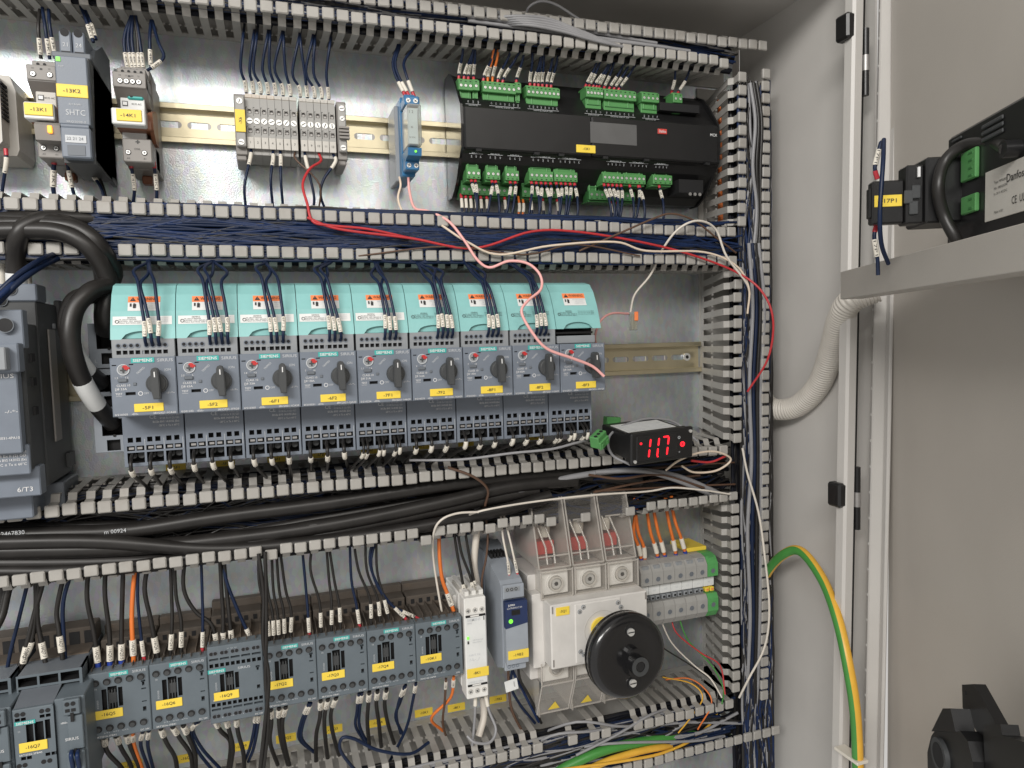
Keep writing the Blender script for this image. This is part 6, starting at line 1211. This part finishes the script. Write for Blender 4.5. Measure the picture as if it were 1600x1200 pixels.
cable([D(s_+.004, hp+.006, za), (1555, 224, -.43), (1510, 226, -.41), (1478, 250, -.40), (1466, 290, -.40), (1474, 335, -.40), (1498, 382, -.405), (1515, 420, -.39)], .0034, K_, 'black cable arching from the operator panel down behind the mounting bar')
# indicator contact block 17P1
sS = .2440; h1, zt_ = sp(1363, 283, sS); h0, zb_ = sp(1440, 347, sS)
t = thing('contact_block', 'black contact block on the door with yellow tag 17P1', 'contact block', D(sS, 0, zb_)); b = MB(DT)
h2, _ = sp(1413, 300, sS); b.box(sS-.008, sS, -h1, -h2, zb_, zt_, 'black', .0010); b.box(sS-.010, sS+.003, -h2+.0, -h0+.0, zb_-.001, zt_+.008, 'black', .0010); b.box(sS-.024, sS+.006, -h0, -.0005, zb_-.0015, zt_+.0115, 'black', .0012)
b.box(sS-.007, sS-.001, -h1-.0012, -h1, zb_+.004, zt_-.004, 'black', .0005); b.build('body', t); b = MB(DT)
for a, c in ((1420, 308), (1432, 300), (1428, 325)):
    h_, z_ = sp(a, c, sS+.003); b.box(sS+.003, sS+.0045, -h_-.003, -h_+.002, z_-.004, z_+.004, 'anthracite', .0004)
h_, z_ = sp(1437, 268, sS+.006); b.box(sS+.004, sS+.0055, -h_-.0007, -h_+.0007, z_-.003, z_+.003, 'white_print'); b.build('latch', t)
Rr = Matrix(((-dn_.x*-1, 0, da.x, 0), (-dn_.y*-1, 0, da.y, 0), (0, 1, 0, 0), (0, 0, 0, 1)))
ha, za = sp(1366, 306, sS); hb, zb2 = sp(1409, 322, sS); b = MB(DT); b.box(sS, sS+.0006, -ha, -hb, zb2, za, 'yellow_label', .0002); b.build('name_tag', t)
R = Matrix(((-dn_.x, 0, da.x, 0), (-dn_.y, 0, da.y, 0), (0, 1, 0, 0), (0, 0, 0, 1))); R.translation = D(sS+.0009, (ha+hb)/2, (za+zb2)/2)
b = MB(); b.text('-17P1', 0, 0, 0, .0024, 'black_print', R=R, bold=.01, w=.0095); b.build('tag_lettering', t)
yb = D(sS-.008, ha, 0).y
wire([(1381, 232, yb), (1377, 222, yb), (1372, 240, yb), (1367, 262, yb), (1371, 280, yb)], .0012, N_, 'short dark blue wire into the top of contact block 17P1', sleeve=(.009, .010), ferr='red_ferrule', txt='17P1')
wire([(1381, 218, yb-.01), (1380, 250, yb-.02), (1375, 330, yb-.022), (1377, 380, yb-.018), (1388, 412, yb-.01)], .0013, N_, 'long dark blue wire hanging in front of contact block 17P1')
wire([(1372, 430, yb), (1371, 405, yb), (1366, 370, yb), (1370, 350, yb)], .0012, N_, 'short dark blue wire out of the bottom of contact block 17P1', sleeve=(.010, .011), ferr='red_ferrule', txt='17P1')
# black latch at the lower right
hl = .045
def dl(pts): return [dp(u, v, hl) for u, v in pts]
t = thing('door_lock', 'black plastic door lock body at the lower right of the open door', 'door lock', D(*([dp(1500, 1180, hl)[0], 0, dp(1500, 1180, hl)[1]])))
b = MB(DT); b.prism_y(dl([(1450, 1230), (1449, 1175), (1455, 1150), (1462, 1140), (1500, 1142), (1512, 1158), (1520, 1190), (1524, 1230)]), -hl, -hl+.014, 'black'); b.build('housing', t)
b = MB(DT); b.prism_y(dl([(1460, 1143), (1478, 1107), (1490, 1107), (1498, 1143)]), -hl-.002, -hl+.010, 'black'); b.build('wedge', t)
b = MB(DT); b.prism_y(dl([(1479, 1105), (1478, 1069), (1496, 1068), (1530, 1133), (1520, 1155), (1500, 1142)]), -hl+.010, -hl+.017, 'black'); b.cyl((dp(1484, 1082, hl)[0], -hl+.0102, dp(1484, 1082, hl)[1]), (0, -1, 0), .001, .0006, 'hole', 10); b.build('lever_arm', t)
b = MB(DT); b.prism_y(dl([(1520, 1140), (1522, 1131), (1546, 1131), (1549, 1148), (1640, 1178), (1680, 1240), (1525, 1240)]), -hl+.006, -hl+.016, 'black'); b.prism_y(dl([(1560, 1175), (1620, 1185), (1640, 1240), (1560, 1240)]), -hl+.016, -.001, 'black'); b.build('lock_case', t)
b = MB(DT); s_, z_ = dp(1473, 1180, hl); b.cyl((s_, -hl, z_), (0, -1, 0), .0110, .003, 'anthracite', 24); b.cyl((s_, -hl-.003, z_), (0, -1, 0), .0080, .0002, 'hole', 24); b.build('cylinder', t)
# corrugated conduit
pts = curve([(1192, 612, -.060) and at(1188, 612, -.055), at(1200, 634, -.060), at(1222, 640, -.075), at(1250, 632, -.095), at(1280, 600, -.125), at(1300, 545, -.155), at(1312, 500, -.180), at(1330, 470, -.20), at(1370, 452, -.215)], 26)
rad = [.0118+(.0011 if (i % 4) < 2 else -.0006) for i in range(len(pts))]
# resample evenly so the ribs are regular
L = clen(pts); n = int(L/.0005); ev = [along(pts, max(0, L*i/n-1e-5), L*i/n+2e-5)[0] for i in range(n)]
b = MB(); b.tube(ev, [.0114+.0006*math.sin(2*math.pi*i*.0005/.0030) for i in range(len(ev))], 'conduit', 20)
tag(b.build('corrugated_conduit', loc=ev[0]), 'light grey corrugated plastic conduit bending from the plate to the door', 'conduit')
# green and yellow earth cable
c = curve([at(1190, 925, -.060), at(1200, 893, -.075), at(1225, 866, -.105), at(1252, 862, -.130), at(1285, 905, -.165), at(1308, 965, -.195), at(1325, 1040, -.216), at(1337, 1120, -.222), at(1342, 1240, -.222)], 12)
b = MB(); b.tube(c, .0050, 'yellow_wire', 32)
me = b.build('earth_cable', loc=c[0]); tag(me, 'thick yellow and green striped earth cable hanging over to the door', 'cable')
me.data.materials.append(M['green_wire']); GR = 25
nseg = 32
for i, p in enumerate(me.data.polygons):
    if i < (len(c)-1)*nseg:
        k = i % nseg
        if (k+GR) % nseg < 11: p.material_index = 1
b = MB(); p = at(1340, 1186, -.222); b.box(p.x-.007, p.x+.006, -.229, -.200, p.z-.0015, p.z+.0015, 'sleeve', .0005); tag(b.build('cable_tie', loc=p), 'pale cable tie around the earth cable at the flange', 'cable tie')
